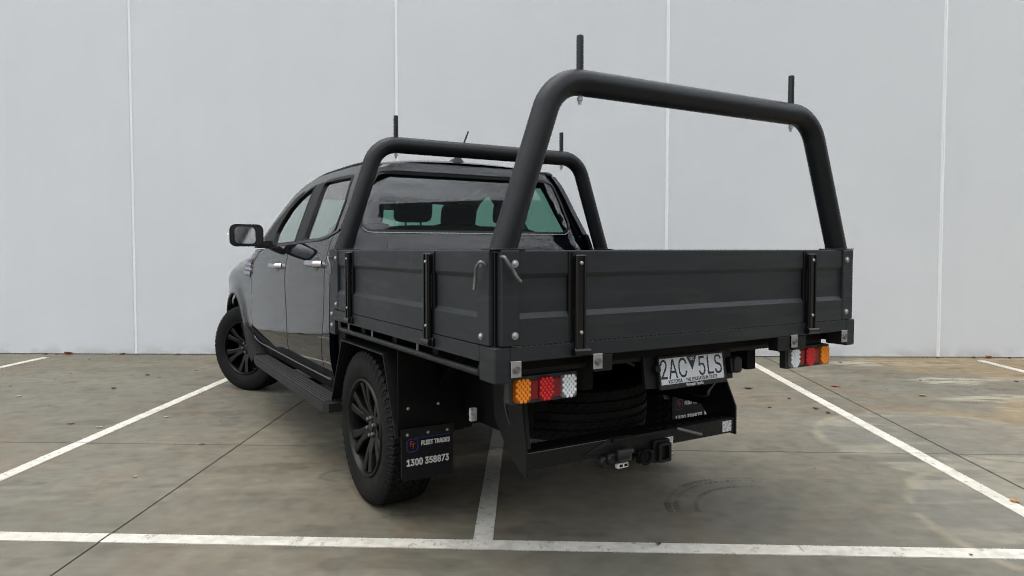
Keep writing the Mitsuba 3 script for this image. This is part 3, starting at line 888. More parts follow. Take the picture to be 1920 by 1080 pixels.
rim_barrel = lathe([(-0.112, 0.238), (-0.1165, 0.2345), (-0.1165, 0.228), (-0.108, 0.222), (-0.09, 0.216), (-0.02, 0.205), (0.10, 0.212), (0.112, 0.238), (0.105, 0.240), (0.09, 0.218), (-0.02, 0.211), (-0.095, 0.222), (-0.107, 0.240), (-0.112, 0.238)], 'x', 72)
rim_back = lathe([(-0.045, 0.062), (-0.062, 0.060), (-0.072, 0.050), (-0.074, 0.034), (-0.074, 0.0005)], 'x', 36)
disc = lathe([(0.0, 0.16), (-0.018, 0.16), (-0.018, 0.075), (-0.04, 0.07), (-0.04, 0.001)], 'x', 48)
back_plate = lathe([(0.03, 0.205), (0.025, 0.001)], 'x', 48)
P_TYRE = mikit.ply(tyre_mesh(), 'mat_rubber', smooth=28)
P_SPARE = mikit.ply(tyre_mesh(True), 'mat_rubber', smooth=28)
P_BARREL = mikit.ply(cat(rim_barrel, rim_back), 'mat_rim_black', smooth=40)
P_SPOKES = [mikit.ply(cat(spoke(2 * math.pi * i / 6 + 0.26, 0.185), spoke(2 * math.pi * i / 6 + 0.26, -0.185)), 'mat_rim_black') for i in range(6)]
P_CAP = mikit.ply(lathe([(-0.070, 0.030), (-0.0785, 0.029), (-0.081, 0.024), (-0.0815, 0.0005)], 'x', 28), 'mat_gloss_black', smooth=40)
P_NUTS = []
for i in range(6):
    a = 2 * math.pi * (i + 0.5) / 6
    P_NUTS.append(mikit.ply(lathe([(-0.06, 0.010), (-0.084, 0.0095), (-0.087, 0.006), (-0.087, 0.0005)], 'x', 6).apply_translation([0, 0.046 * math.cos(a), 0.046 * math.sin(a)]), 'mat_steel_rod'))
P_DISC = mikit.ply(disc, 'mat_disc_steel', smooth=30)
P_BACK = mikit.ply(back_plate, 'mat_chassis')
letters = []
for word, a0 in (('WILDPEAK', 90), ('WILDPEAK', 270)):
    n_ = len(word)
    for i, ch in enumerate(word):
        a = math.radians(a0 + (i - (n_ - 1) / 2) * 7.4)
        m = meshkit.text_mesh(ch, 0.026, 0.002, True)
        v = m.vertices.copy(); v[:, 0] -= (v[:, 0].min() + v[:, 0].max()) / 2
        # seen from -x the wheel's +y runs to the left: reading goes clockwise
        r = 0.292 + v[:, 1]; aa = a + v[:, 0] / 0.305
        aa = math.pi - aa if False else aa
        zz2 = r * np.sin(math.pi - aa + 0) ; yy2 = r * np.cos(math.pi - aa)
        m.vertices = np.stack([-0.1192 - v[:, 2] * 0.9 + 0.0015, -yy2 * 1.0, zz2], -1)
        if m.volume < 0: m.invert()
        letters.append(m)
P_LET = mikit.ply(cat(letters), 'mat_flap_rubber')
TRACK = 0.785


def wheel(key, tw, full=True):
    tyre = P_TYRE if full else P_SPARE
    n = TR + '__' + key
    k_, i = n, 0
    while any(q.startswith(k_ + '__') for q in scene):
        i += 1; k_ = f'{n}_{i:03d}'
    scene[k_ + '__tyre'] = {**tyre, 'to_world': tw}
    scene[k_ + '__rim'] = {**P_BARREL, 'to_world': tw}
    for i, s in enumerate(P_SPOKES): scene[k_ + '__spoke' + (f'_{i:03d}' if i else '')] = {**s, 'to_world': tw}
    if full:
        scene[k_ + '__hub_cap'] = {**P_CAP, 'to_world': tw}
        for i, s in enumerate(P_NUTS): scene[k_ + '__wheel_nut' + (f'_{i:03d}' if i else '')] = {**s, 'to_world': tw}
        scene[k_ + '__brake_disc'] = {**P_DISC, 'to_world': tw}
        scene[k_ + '__brake_shield'] = {**P_BACK, 'to_world': tw}
    scene[k_ + '__sidewall_lettering'] = {**P_LET, 'to_world': tw}
    return k_


STEER = 32.0
RZ = 0.3775
wheel('rear_wheel', T().translate([-TRACK, 1.366, RZ]).rotate([1, 0, 0], 12))
wheel('rear_wheel', T().translate([TRACK, 1.366, RZ]).rotate([0, 0, 1], 180).rotate([1, 0, 0], 33))
wheel('front_wheel', T().translate([-TRACK, AY, RZ]).rotate([0, 0, 1], STEER).rotate([1, 0, 0], 20))
wheel('front_wheel', T().translate([TRACK, AY, RZ]).rotate([0, 0, 1], 180 + STEER - 4).rotate([1, 0, 0], 5))
sp = wheel('spare_wheel', T().translate([-0.09, 0.80, 0.535]).rotate([0, 1, 0], -90), False)
tag(sp, 'spare wheel lying flat under the tray behind the tow bar')

# ------------------------------------------------------------------ chassis and running gear
for s in (-1, 1):
    a, b = sorted((s * 0.40, s * 0.48))
    add(TR + '__chassis_rail', cat(bx(a, b, 0.50, 2.3, 0.57, 0.72), bx(a, b, 2.2, 5.2, 0.46, 0.60)), 'chassis')
    a, b = sorted((s * 0.42, s * 0.47))
    add(TR + '__tray_bearer', bx(a, b, 0.16, 1.77, 0.722, 0.86), 'chassis')
    sp_ = [(s * 0.53, 0.62, 0.60), (s * 0.53, 0.95, 0.46), (s * 0.53, 1.366, 0.425), (s * 0.53, 1.8, 0.47), (s * 0.53, 2.15, 0.56)]
    lf = smooth_curve(sp_, 20)
    v = np.concatenate([lf + [-.03, 0, -.018], lf + [.03, 0, -.018], lf + [.03, 0, .018], lf + [-.03, 0, .018]])
    n_ = 20; f = []
    for i in range(n_ - 1):
        for q in range(4):
            a_, b_ = q * n_ + i, ((q + 1) % 4) * n_ + i
            f += [(a_, b_, b_ + 1), (a_, b_ + 1, a_ + 1)]
    add(TR + '__leaf_spring', mk(v, np.array(f)), 'chassis')
    add(TR + '__shock_absorber', cat(cyl((s * .43, 1.55, .75), (s * .50, 1.28, .36), 0.028, 12)), 'chassis', 40)
    add(TR + '__spring_hanger', cat(bx(*sorted((s * .49, s * .60)), 0.46, 0.86, 0.50, 0.80)), 'chassis')
add(TR + '__tray_crossmember', cat([bx(-0.90, 0.90, y, y + 0.05, 0.835, 0.885) for y in (0.10, 0.5, 0.92, 1.33, 1.70)]), 'chassis')
add(TR + '__rear_axle', cat(cyl((-0.72, 1.366, RZ), (0.72, 1.366, RZ), 0.045, 16), trimesh.creation.icosphere(3, 0.15).apply_scale([0.9, 1.0, 1.0]).apply_translation([0.05, 1.366, RZ])), 'chassis', 40)
add(TR + '__drive_shaft', cyl((0.05, 1.36, 0.40), (0.05, 3.3, 0.52), 0.035, 14), 'chassis', 40)
add(TR + '__fuel_tank', cushion(-0.20, 2.35, 0.50, 0.24, 0.50, 0.13), 'chassis', 50)
add(TR + '__gearbox', cushion(0.0, 3.7, 0.45, 0.26, 0.7, 0.16), 'chassis', 50)
add(TR + '__engine_block', cat(bx(-0.48, 0.48, 4.15, 5.25, 0.45, 0.95), bx(-0.5, 0.5, 5.15, 5.42, 0.40, 0.62)), 'chassis')
add(TR + '__exhaust_pipe', tube(fillet([(0.35, 3.2, .47), (0.36, 1.9, .47), (0.42, 1.6, .62), (0.42, 1.15, .62), (0.40, 0.98, .58), (0.38, 0.86, .55)], 0.12, 8), 0.03, 14), 'chassis', 40)
add(TR + '__spare_carrier', cat(cyl((-0.09, 0.8, 0.60), (-0.09, 0.8, 0.74), 0.03, 10), bx(-0.4, 0.4, 0.75, 0.85, 0.70, 0.73)), 'chassis')
add(TR + '__wiring_hose', tube(smooth_curve([(-0.50, 0.62, .73), (-0.60, .52, .70), (-0.62, .46, .60), (-0.60, .42, .50), (-0.58, .40, .46)], 24), 0.008, 8), 'plastic', 40)
add(TR + '__wiring_hose',                               tube(smooth_curve([(0.18, .12, .70), (0.12, .10, .66), (0.22, .3, .62), (0.30, .5, .64)], 20), 0.007, 8), 'plastic', 40)
add(TR + '__wiring_hose',                               tube(smooth_curve([(-0.5, .06, .85), (-0.46, .12, .81), (-0.35, .14, .83), (-0.24, .14, .80)], 20), 0.006, 8), 'plastic', 40)

# ------------------------------------------------------------------ the tray
X0, Y1, ZT, ZB = 0.935, 1.783, 1.2435, 0.934
add(TR + '__tray_floor', bx(-0.91, 0.91, 0.03, Y1 - 0.02, 0.90, 0.93), 'powder')
co = [bx(-X0, -X0 + 0.04, 0.105, Y1 - 0.03, 0.876, 0.930), bx(X0 - 0.04, X0, 0.105, Y1 - 0.03, 0.876, 0.930), bx(-X0 + .05, X0 - .05, Y1 - 0.035, Y1, 0.876, 0.93)]
add(TR + '__side_coaming', co[0], 'powder'); add(TR + '__side_coaming', co[1], 'powder'); add(TR + '__front_coaming', co[2], 'powder')
add(TR + '__rear_coaming', bx(-0.876, 0.876, 0.0, 0.04, 0.880, 0.931, 0.003), 'powder')
for s in (-1, 1):
    a, b = sorted((s * X0, s * 0.8765))
    add(TR + '__corner_block', bx(a, b, -0.001, 0.105, 0.815, 0.9315, 0.004), 'powder')
    a, b = sorted((s * (X0 + .0005), s * (X0 - .03)))
    fb = add(TR + '__front_post', bx(a, b, Y1 - 0.085, Y1 + 0.004, 0.80, 1.2445), 'powder')
    for z in (0.905, 0.846):
        add(fb + '__bolt', bolt((s * (X0 + .0005), Y1 - 0.035, z), '-x' if s < 0 else 'x'), 'zinc', 30)
    a, b = sorted((s * (X0 - 0.012), s * 0.888))
    add(TR + '__corner_post', bx(a, b, 0.022, 0.07, 0.93, 1.243), 'gloss_black')
add(TR + '__front_board', bx(-0.88, 0.88, Y1 - 0.03, Y1 - 0.005, 0.93, 1.235), 'powder')


def gate_profile(rec=0.011):
    """Cross-section of a rolled gate panel: (depth from the outer face, z)."""
    return [(0.0, ZB), (0.0, 1.0205), (0.001, 1.0225), (rec, 1.0385), (rec, 1.151), (0.004, 1.165), (0.003, 1.168), (0.003, ZT - 0.004), (0.006, ZT), (0.030, ZT), (0.030, ZB)]


# tailgate: rolled middle, flat stiles at both ends
gp = [(y, z) for y, z in gate_profile()]
tg = add(TR + '__tailgate', cat(prism(gp, 'x', -0.842, 0.842), bx(-0.912, -0.8421, -0.0035, 0.030, ZB, ZT - .0005, 0.003), bx(0.8421, 0.912, -0.0035, 0.030, ZB, ZT - .0005, 0.003)), 'powder')
for s in (-1, 1):
    ds = add(TR + '__drop_side', cat(prism([(s * (X0 - y), z) for y, z in gate_profile()], 'y', 0.1155, Y1 - 0.145),
                                     bx(*sorted((s * (X0 + .003), s * (X0 - .03))), 0.034, 0.1154, ZB, ZT - .0005, 0.003),
                                     bx(*sorted((s * (X0 + .003), s * (X0 - .03))), Y1 - 0.1449, Y1 - 0.090, ZB, ZT - .0005, 0.003)), 'powder')
    ax = '-x' if s < 0 else 'x'
    for y, z in ((0.085, 1.20), (0.085, 0.962), (Y1 - 0.12, 1.20), (Y1 - .12, 0.962)):
        add(ds + '__bolt', bolt((s * (X0 + .003), y, z), ax, 0.010), 'zinc', 30)
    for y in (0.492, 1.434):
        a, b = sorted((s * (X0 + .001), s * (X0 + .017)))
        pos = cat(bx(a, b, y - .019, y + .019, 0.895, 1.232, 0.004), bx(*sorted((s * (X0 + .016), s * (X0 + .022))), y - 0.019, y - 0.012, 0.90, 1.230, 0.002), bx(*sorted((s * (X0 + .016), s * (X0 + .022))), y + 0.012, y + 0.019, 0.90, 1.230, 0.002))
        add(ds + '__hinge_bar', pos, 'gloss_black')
        add(ds + '__hinge_shade_strip', bx(*sorted((s * (X0 - .012), s * (X0 + .0025))), y - .040, y - .0195, 0.936, 1.240, .001), 'gloss_black')  # black strip stands in for the shaded gap beside the hinge bar
        for z in (1.20, 0.96):
            add(ds + '__bolt', bolt((s * (X0 + .017), y, z), ax, 0.007, 0.007, False), 'zinc', 30)
        add(ds + '__hinge_knuckle', cat(cyl((s * (X0 + .014), y - .034, .899), (s * (X0 + .014), y + .034, .899), 0.0135, 14), bx(*sorted((s * (X0 + .0005), s * (X0 + .012))), y - .042, y + .03, .883, .915)), 'gloss_black', 40)
    # over-centre latch rods, one by the tailgate and one by the cab
    for y0_, sg in ((0.050, 1), (Y1 - 0.045, -1)):
        pts = [(s * (X0 + .004), y0_, 1.197), (s * (X0 + .022), y0_ + .004 * sg, 1.205), (s * (X0 + .026), y0_ + .022 * sg, 1.19), (s * (X0 + .021), y0_ + .040 * sg, 1.155), (s * (X0 + .023), y0_ + .045 * sg, 1.115)]
        add(ds + '__latch_rod', tube(smooth_curve(pts, 18), 0.0052, 8), 'steel_rod', 50)
for x in (-0.862, 0.866):
    for z in (1.20, 0.968):
        add(tg + '__bolt', bolt((x, -0.0035, z), '-y', 0.011), 'zinc', 30)
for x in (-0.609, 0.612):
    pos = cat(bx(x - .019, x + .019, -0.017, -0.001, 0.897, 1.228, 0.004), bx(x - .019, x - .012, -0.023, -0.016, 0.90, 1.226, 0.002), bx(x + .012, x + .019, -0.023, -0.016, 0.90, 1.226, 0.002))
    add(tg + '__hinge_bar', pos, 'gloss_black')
    add(tg + '__hinge_shade_strip', bx(x - .040, x - .0195, -0.0025, 0.012, 0.936, 1.240, .001), 'gloss_black')  # same black strip on the tailgate, drawn for the shade next to the bar
    for z in (1.20, 0.965):
        add(tg + '__bolt', bolt((x, -0.017, z), '-y', 0.0085, 0.007, False), 'zinc', 30)
    add(tg + '__hinge_knuckle', cat(cyl((x - .03, -.015, .899), (x + .036, -.015, .899), 0.0135, 14), bx(x - .02, x + .036, -0.013, -0.0005, .884, .914)), 'gloss_black', 40)
for s in (-1, 1):
    pts = [(s * .913, -0.004, 1.222), (s * .913, -0.024, 1.222), (s * .898, -0.028, 1.198), (s * .880, -0.024, 1.178), (s * .868, -0.026, 1.158), (s * .853, -0.026, 1.143)]
    if s < 0: add(tg + '__latch_rod', tube(smooth_curve(pts, 18), 0.0056, 8), 'steel_rod', 50)
# weld and drain edge between gate and coaming
rr = random.Random(3)
xs_ = np.arange(-0.83, 0.86, 0.021)
add(tg + '__gap_seal', bx(-0.87, 0.87, 0.002, 0.02, 0.9312, 0.9330, 0.0005), 'steel_rod')
pc = cat([bx(x, x + 0.006 + rr.random() * .004, -0.001, 0.006, 0.9315, 0.9315 + .004 + rr.random() * .002, 0.001) for x in xs_])
k = add(tg + '__drain_tab', pc, 'gloss_black'); tag(k, None, kind='stuff')

# rope rails under the sides
for s in (-1, 1):
    x = s * (X0 - 0.012)
    rl = add(TR + '__rope_rail', tube(fillet([(x, Y1 - .14, .873), (x, Y1 - .15, .833), (x, 0.115, .836), (x, 0.10, .87)], 0.012, 6), 0.0125, 14), 'powder_tube', 50)
    for y in (1.50, 1.16, 0.64):
        add(rl + '__stand_off', cyl((x, y, .838), (x, y, .880), 0.006, 8), 'steel_rod', 40)

# hoops (ladder racks) with pins
for y, wx, key in ((0.045, 0.878, 'rear'), (1.742, 0.870, 'front')):
    a = 0.012 if key == 'rear' else 0.0
    pts = [(-wx - .0084, y, 1.223), (-0.678, y, 1.818), (0.655, y, 1.818), (wx - .0116, y, 1.223)]
    hp = add(TR + f'__{key}_hoop', tube(fillet(pts, 0.155, 18), 0.0445, 28), 'powder_tube', 60)
    for x in (-wx, wx - .02):
        add(hp + '__base_plate', bx(x - .055, x + .060, y - .045, y + .050, 1.2437, 1.2490, 0.001), 'powder')
    for x in (-0.572, 0.532):
        add(hp + '__rack_pin', tube([(x, y, 1.84), (x, y, 1.975), (x, y, 1.979)], [0.0125, 0.0125, 0.010], 14), 'gloss_black', 40)
        add(hp + '__pin_nut', cat(cyl((x, y, 1.745), (x, y, 1.775), 0.006, 8), cyl((x, y, 1.757), (x, y, 1.768), 0.010, 6)), 'zinc', 30)

# mudguards and mud flaps
for s in (-1, 1):
    g_ = LineString([(1.805, .425), (1.613, .780), (1.018, .782), (0.873, .440)]).buffer(0.0035, cap_style=2, join_style=2)
    mg = add(TR + '__mudguard', prism(g_, 'x', s * 0.60, s * 0.928), 'under_steel')
    for q_ in (1.05, 1.55): add(TR + '__mudguard_stay', cyl((s * .62, q_, .79), (s * .62, q_, .88), 0.014, 10), 'chassis')
    add(TR + '__mudguard_stay', cat(
                                    hull([(s * .70, .93, .60), (s * .74, .93, .60), (s * .70, .60, .84), (s * .74, .60, .84), (s * .70, .94, .60), (s * .74, .61, .84)])), 'chassis')
    xl, xr = (-0.905, -0.662) if s < 0 else (0.652, 0.895)
    fp = rbox2(xl, xr, 0.252, 0.475, 0.02)
    mf = add(TR + '__mud_flap', prism(fp, 'y', 0.862, 0.869), 'flap_rubber')
    ybk = 0.8605
    cx = (xl + xr) / 2
    add(mf + '__top_band', prism(sbox(xl - .004, 0.438, xr + .004, 0.478), 'y', 0.857, 0.862), 'under_steel')
    ring_p = affinity.translate(rbox2(-0.028, 0.028, -0.03, 0.03, 0.018), xl + 0.050, 0.403)
    add(mf + '__blue_emblem', cat(prism(ring_p.difference(ring_p.buffer(-0.0055)), 'y', 0.8608, 0.862), prism(rbox2(xl + .060, xr - .012, .431, .4352, .0015), 'y', 0.8608, 0.862)), 'blue_print')
    add(mf + '__red_letters', cat(text_rear('F', 0.022, xl + 0.046, 0.862, 0.399, 0.0012, True), text_rear('T', 0.022, xl + 0.054, 0.862, 0.389, 0.0012, True)), 'red_print')
    add(mf + '__lettering', heavy(text_rear('FLEET TRADES', 0.0185, xl + 0.160, 0.862, 0.3985, 0.0012, True, 0.76)), 'white_print')
    add(mf + '__phone_number', heavy(text_rear('1300 358873', 0.0275, cx + 0.002, 0.862, 0.3150, 0.0012, True, 0.80)), 'white_print')
    for x in (xl + .025, cx, xr - .03):
        add(mf + '__bolt', bolt((x, 0.857, 0.452), '-y', 0.006, 0.006), 'zinc', 30)
    for x, z in ((xl + .03, .565), (cx + .05, .572)):
        add(mg + '__bolt', bolt((x, 0.86, z), '-y', 0.006, 0.006), 'zinc', 30)
    pg = sbox(xl - .01, 0.445, xr + .10, 0.83)
    add(mg + '__rear_sheet', prism(pg, 'y', 0.870 , 0.876), 'chassis')

# tail lights
def led_pod(x0, x1, z0, z1, y, rows=7, cols=4):
    w, h = x1 - x0, z1 - z0
    outline = rbox2(x0, x1, z0, z1, 0.015)
    ms = []
    pod = cat(prism(outline, 'y', y, y + 0.02), prism(outline.buffer(-0.004), 'y', y - 0.0045, y))
    dome = trimesh.creation.icosphere(1, 1.0)
    r = w / (2 * cols + 0.6)
    for i in range(rows + 1):
        n_ = cols if i % 2 == 0 else cols - 1
        for j in range(n_):
            cx = (x0 + x1) / 2 + (j - (n_ - 1) / 2) * 2 * r
            cz = z0 + h * (i + 0.62) / (rows + 1.25)
            if outline.buffer(-0.006).contains(Point(cx, cz)):
                ms.append(dome.copy().apply_scale([r * 0.86, 0.0050, r * 0.90]).apply_translation([cx, y - 0.005, cz]))
    return pod, cat(ms)


for s, x0, x1 in ((-1, -0.822, -0.548), (1, 0.590, 0.885)):
    y = 0.095
    z0, z1 = 0.722, 0.806
    hs = rbox2(x0 - .004, x1 + .004, z0 - .003, z1 + .006, 0.008)
    tl_ = add(TR + '__tail_light', cat(prism(hs, 'y', y, y + 0.03), bx(x0 + .01, x1 - .01, y + .03, y + .05, z1 - .02, 0.90)), 'housing')
    w = x1 - x0
    order = ['amber_lens', 'red_lens', 'clear_lens'] if s < 0 else ['clear_lens', 'red_lens', 'amber_lens']
    nm = {'amber_lens': 'indicator_lens', 'red_lens': 'brake_lens', 'clear_lens': 'reverse_lens'}
    cs_ = [0.165, 0.515, 0.865] if s < 0 else [0.165, 0.515, 0.865]
    for c_, mname in zip(cs_, order):
        cx = x0 + w * c_
        pod, leds = led_pod(cx - .0345, cx + .0345, z0 + .001, z1 - .001, y - .0075)
        add(tl_ + '__' + nm[mname], pod, mname.replace('lens', 'deep'), 35)
        k = add(tl_ + '__led_array', leds, mname, 35); tag(k, None, kind='stuff')
    for c_ in (0.34, 0.69):
        cx = x0 + w * c_
        add(tl_ + '__reflector', bx(cx - .0200, cx + .0200, y - .0075, y + .004, z0 + .009, z1 - .009), 'reflector')
tag(TR + '__tail_light', 'left tail light with amber, red and clear lenses from left to right')
tag(TR + '__tail_light_001', 'right tail light with clear, red and amber lenses from left to right')

# parking sensors on bright brackets
for i, x in enumerate((-0.858, -0.527, 0.515, 0.856)):
    zc = 0.858
    sn = add(TR + '__parking_sensor', cat(bx(x - .0195, x + .0195, -0.006, -0.003, zc - .026, zc + .027, 0.0008), bx(x - .0195, x + .0195, -0.003, 0.03, zc + .0240, zc + .0270, 0.0005)), 'zinc')
    add(sn + '__sensor_eye', cat(lathe([(-0.006, .0135), (-.0095, .0135), (-.0105, .0115), (-.0095, .009), (-.012, .008), (-.012, .0005)], 'y', 24).apply_translation([x, 0, zc])), 'steel_rod', 30)
    if i in (1, 2):
        a, b = (x + .02, x + .068) if i == 1 else (x - .068, x - .0195)
        add(sn + '__bracket', bx(a - .03, b, 0.0, 0.05, 0.822, 0.8795), 'under_steel')
add(TR + '__rear_crossmember', cat(bx(-0.87, 0.87, 0.125, 0.165, 0.815, 0.879), bx(0.52, 0.60, 0.002, 0.05, 0.82, 0.879)), 'under_steel')

# number plate and its holder
pn = TR + '__number_plate'
yp = 0.085
px0, px1, pz0, pz1 = -0.158, 0.206, 0.703, 0.829
tilt = math.radians(4)
add(pn + '__holder', cat(bx(-0.215, 0.262, yp + .012, yp + .03, 0.712, 0.879), bx(-0.175, -0.1505, yp - .012, yp + .012, 0.775, 0.80), bx(0.228, 0.262, yp - .02, yp + .012, 0.735, 0.80, .006)), 'under_steel')
fr_ = rbox2(px0, px1, pz0, pz1, 0.008)
pw = sbox(px0 + .008, pz0 + .018, px1 - .008, pz1 - .007)
add(pn + '__frame', cat(prism(fr_.difference(pw), 'y', yp - .006, yp + .008)), 'plastic')
add(pn + '__plate', prism(pw.buffer(.001), 'y', yp - .001, yp + .004), 'plate_white')
pcx = (px0 + px1) / 2
add(pn + '__characters', cat(text_rear('2AC', 0.075, pcx - 0.099, yp - .001, pz0 + .0395, .001, False, 0.70), text_rear('5LS', 0.075, pcx + 0.100, yp - .001, pz0 + .0395, .001, False, 0.74),
                             text_rear('VICTORIA - THE EDUCATION STATE', 0.0135, pcx, yp - .001, pz0 + .0215, .001, True, 0.80)), 'plate_ink')
add(pn + '__badge', prism([(pcx - .027, pz1 - .008), (pcx + .027, pz1 - .008), (pcx, pz1 - .062)], 'y', yp - .002, yp - .0008), 'plate_ink')
add(pn + '__lettering', cat(text_rear('VIC', 0.012, pcx, yp - .002, pz1 - .0235, .0008, True, 0.9), text_rear('Warragul Toyota', 0.0105, pcx, yp - .006, pz0 + .0048, .0008, True, 0.82)), 'white_print')
add(TR + '__plate_lamp', cat(bx(0.232, 0.274, yp - .03, yp + .02, 0.738, 0.804, .010)), 'plastic')
for k_ in [q for q in scene if q.startswith(pn + '__')]:
    scene[k_] = {**scene[k_], 'to_world': T().translate([0, yp, pz0]).rotate([1, 0, 0], -9).translate([0, -yp, -pz0])}
tag(pn, 'white number plate with dark characters in a black frame')

# rear step bumper and tow gear
yb = 0.33
bp_ = [(yb, .396), (yb, .462), (yb + .010, .468), (yb + .10, .468), (yb + .10, .462), (yb + .006, .461), (yb + .006, .396)]
rb = add(TR + '__rear_bumper', prism(bp_, 'x', -0.612, 0.535), 'under_steel')
add(rb + '__worn_glint_edge', bx(-0.610, -0.12, yb - .001, yb + .0015, .4605, .4635, .0008), 'steel_rod')  # steel strip stands in for the top edge's wear and caught light
for i in range(9):
    x = 0.02 + i * 0.055
    add(rb + '__step_grip', bx(x, x + .035, yb + .02, yb + .09, .4675, .471, .0015), 'under_steel')
lpl = [(0.58, .80), (0.36, .80), (0.352, .675), (0.318, .485), (0.315, .375), (0.36, .39), (0.45, .44), (0.56, .56)]
add(rb + '__side_plate', cat(prism(lpl, 'x', -0.620, -0.612), prism(LineString([(0.352, .675), (0.318, .485)]).buffer(.003), 'x', -0.612, -0.598)), 'under_steel')
rpl = [(0.60, .80), (0.42, .80), (0.40, .66), (0.325, .515), (0.325, .385), (0.40, .385), (0.5, .44), (0.60, .56)]
add(rb + '__side_plate', prism(rpl, 'x', 0.535, 0.543), 'under_steel')
for y, z in ((0.43, .70), (0.43, .655)):
    add(rb + '__bolt', bolt((-0.62, y, z), '-x', 0.011), 'zinc', 30)
for y, z in ((0.56, .66), (0.62, .64), (0.60, .55)):
    add(TR + '__chassis_bolt', bolt((-0.485, y, z), '-x', 0.011, 0.012), 'zinc', 30)
add(rb + '__data_tag', bx(0.455, 0.512, yb - .002, yb + .0005, .404, .454, .0004), 'tag')
add(rb + '__data_tag', bx(0.102, 0.148, yb - .002, yb + .0005, .390, .428, .0004), 'tag')
# triangular gusset of the tow bar
add(rb + '__gusset', cat(hull([(-.345, yb - .003, .415), (-.20, yb - .003, .47), (-.20, yb - .003, .40), (-.10, yb - .012, .40), (-.10, yb - .012, .47), (-.345, yb + .001, .415), (-.10, yb, .47)]),
                         bx(-.20, .11, yb - .02, yb + .10, .455, .468)), 'under_steel')
hx0, hx1, hz0, hz1 = 0.030, 0.098, 0.338, 0.420
hi = sbox(hx0, hz0, hx1, hz1).difference(sbox(hx0 + .011, hz0 + .011, hx1 - .011, hz1 - .011))
hi = rbox2(hx0, hx1, hz0, hz1, .008).difference(rbox2(hx0 + .012, hx1 - .012, hz0 + .012, hz1 - .012, .005))
ht = TR + '__tow_hitch'
add(ht + '__receiver', cat(prism(hi, 'y', 0.285, 0.80), bx(hx0 - .012, hx1 + .012, 0.305, 0.33, hz0 - .006, hz1 + .008, .004), bx(-.03, hx0 - .012, .30, .33, .345, .395)), 'under_steel')
add(ht + '__receiver_plug', bx(hx0 + .013, hx1 - .013, 0.36, 0.38, hz0 + .013, hz1 - .013), 'chassis')
add(ht + '__hitch_pin', cat(cyl((hx0 - .03, .345, .375), (hx1 + .05, .33, .352), 0.0075, 10), cyl((.04, .315, .392), (.075, .312, .392), 0.006, 10)), 'zinc', 40)
ch = [(0.0 - .035 + 0.028 * math.cos(a), 0.296, 0.372 + 0.030 * math.sin(a)) for a in np.linspace(0, 2 * math.pi, 21)]
add(ht + '__safety_chain_loop', cat(tube(ch, 0.0065, 8, False), bx(-.07, .0, .30, .325, .345, .40, .006)), 'chassis', 40)
add(ht + '__lock_rod', tube(smooth_curve([(.165, .32, .462), (.20, .30, .452), (.275, .285, .428)], 10), 0.0075, 8), 'steel_rod', 40)
tp = TR + '__trailer_socket'
add(tp + '__body', cat(bx(-.235, -.135, .295, .345, .365, .412, .008), cyl((-.20, .30, .40), (-.14, .30, .40), .022, 16), bx(-.26, -.21, .31, .36, .35, .40, .01)), 'plastic', 40)
add(tp + '__flip_lid', cat(cyl((-.195, .293, .413), (-.115, .293, .413), .013, 14), bx(-.19, -.12, .284, .294, .372, .415, .004)), 'housing', 40)
add(tp + '__pin_block', cat(bx(-.185, -.128, .298, .32, .343, .366, .003)), 'plate_white')
add(tp + '__contact', cat(bx(-.178, -.160, .2965, .30, .349, .360, .001), bx(-.152, -.134, .2965, .30, .349, .360, .001)), 'chassis')
add(TR + '__earth_lug', bx(-.655, -.625, .70, .72, .515, .57), 'tag')

# ------------------------------------------------------------------ leaves and litter on the ground
GF = FWD[:2] / np.linalg.norm(FWD[:2])


def leaf_mesh(size, curl, seed):
    r = random.Random(seed)
    n = 9
    V, F = [], []
    for i in range(n):
        t = i / (n - 1)
        w = 0.34 * math.sin(math.pi * t ** 0.8) ** 0.9 * (1 + 0.25 * (r.random() - .5))
        for j, q in enumerate((-1, -.5, 0, .5, 1)):
            x = (t - .5) + 0.03 * (r.random() - .5)
            y = q * w
            z = 0.03 + 0.55 * curl * (0.9 * q * q * w + 0.25 * (2 * t - 1) ** 2) + 0.03 * r.random()
            V.append((x, y, z))
    for i in range(n - 1):
        for j in range(4):
            a = i * 5 + j
            F += [(a, a + 1, a + 6), (a, a + 6, a + 5)]
    m = trimesh.Trimesh(np.array(V) * size, F, process=False)
    st_ = tube([(-.5 * size, 0, .04 * size), (-.62 * size, 0.02 * size, .10 * size), (-.72 * size, .06 * size, .12 * size)], 0.012 * size, 5)
    return cat(m, st_)


def at_px(px, py, z=0.0):
    """Ground point from the survey of the photograph (pixel of the 1920 x 1080 original)."""
    right = np.array([math.cos(YAW), -math.sin(YAW), 0]); up = np.cross(right, FWD)
    d = FWD + right * (px - 960) / FPX - up * (py - PPY) / FPX
    return CAM + d * (z - CAM[2]) / d[2]


def litter(u, v, size, curl, mat, rz, seed, name='fallen_leaf', z=0.001):
    m = leaf_mesh(size, curl, seed)
    m.apply_transform(trimesh.transformations.rotation_matrix(rz, [0, 0, 1]))
    m.apply_translation([*g2w(u, v), z])
    return add(name, m, mat, 50)


def uv_px(px, py):
    w = at_px(px, py)[:2]
    return float(w @ GU), float(w @ GV)


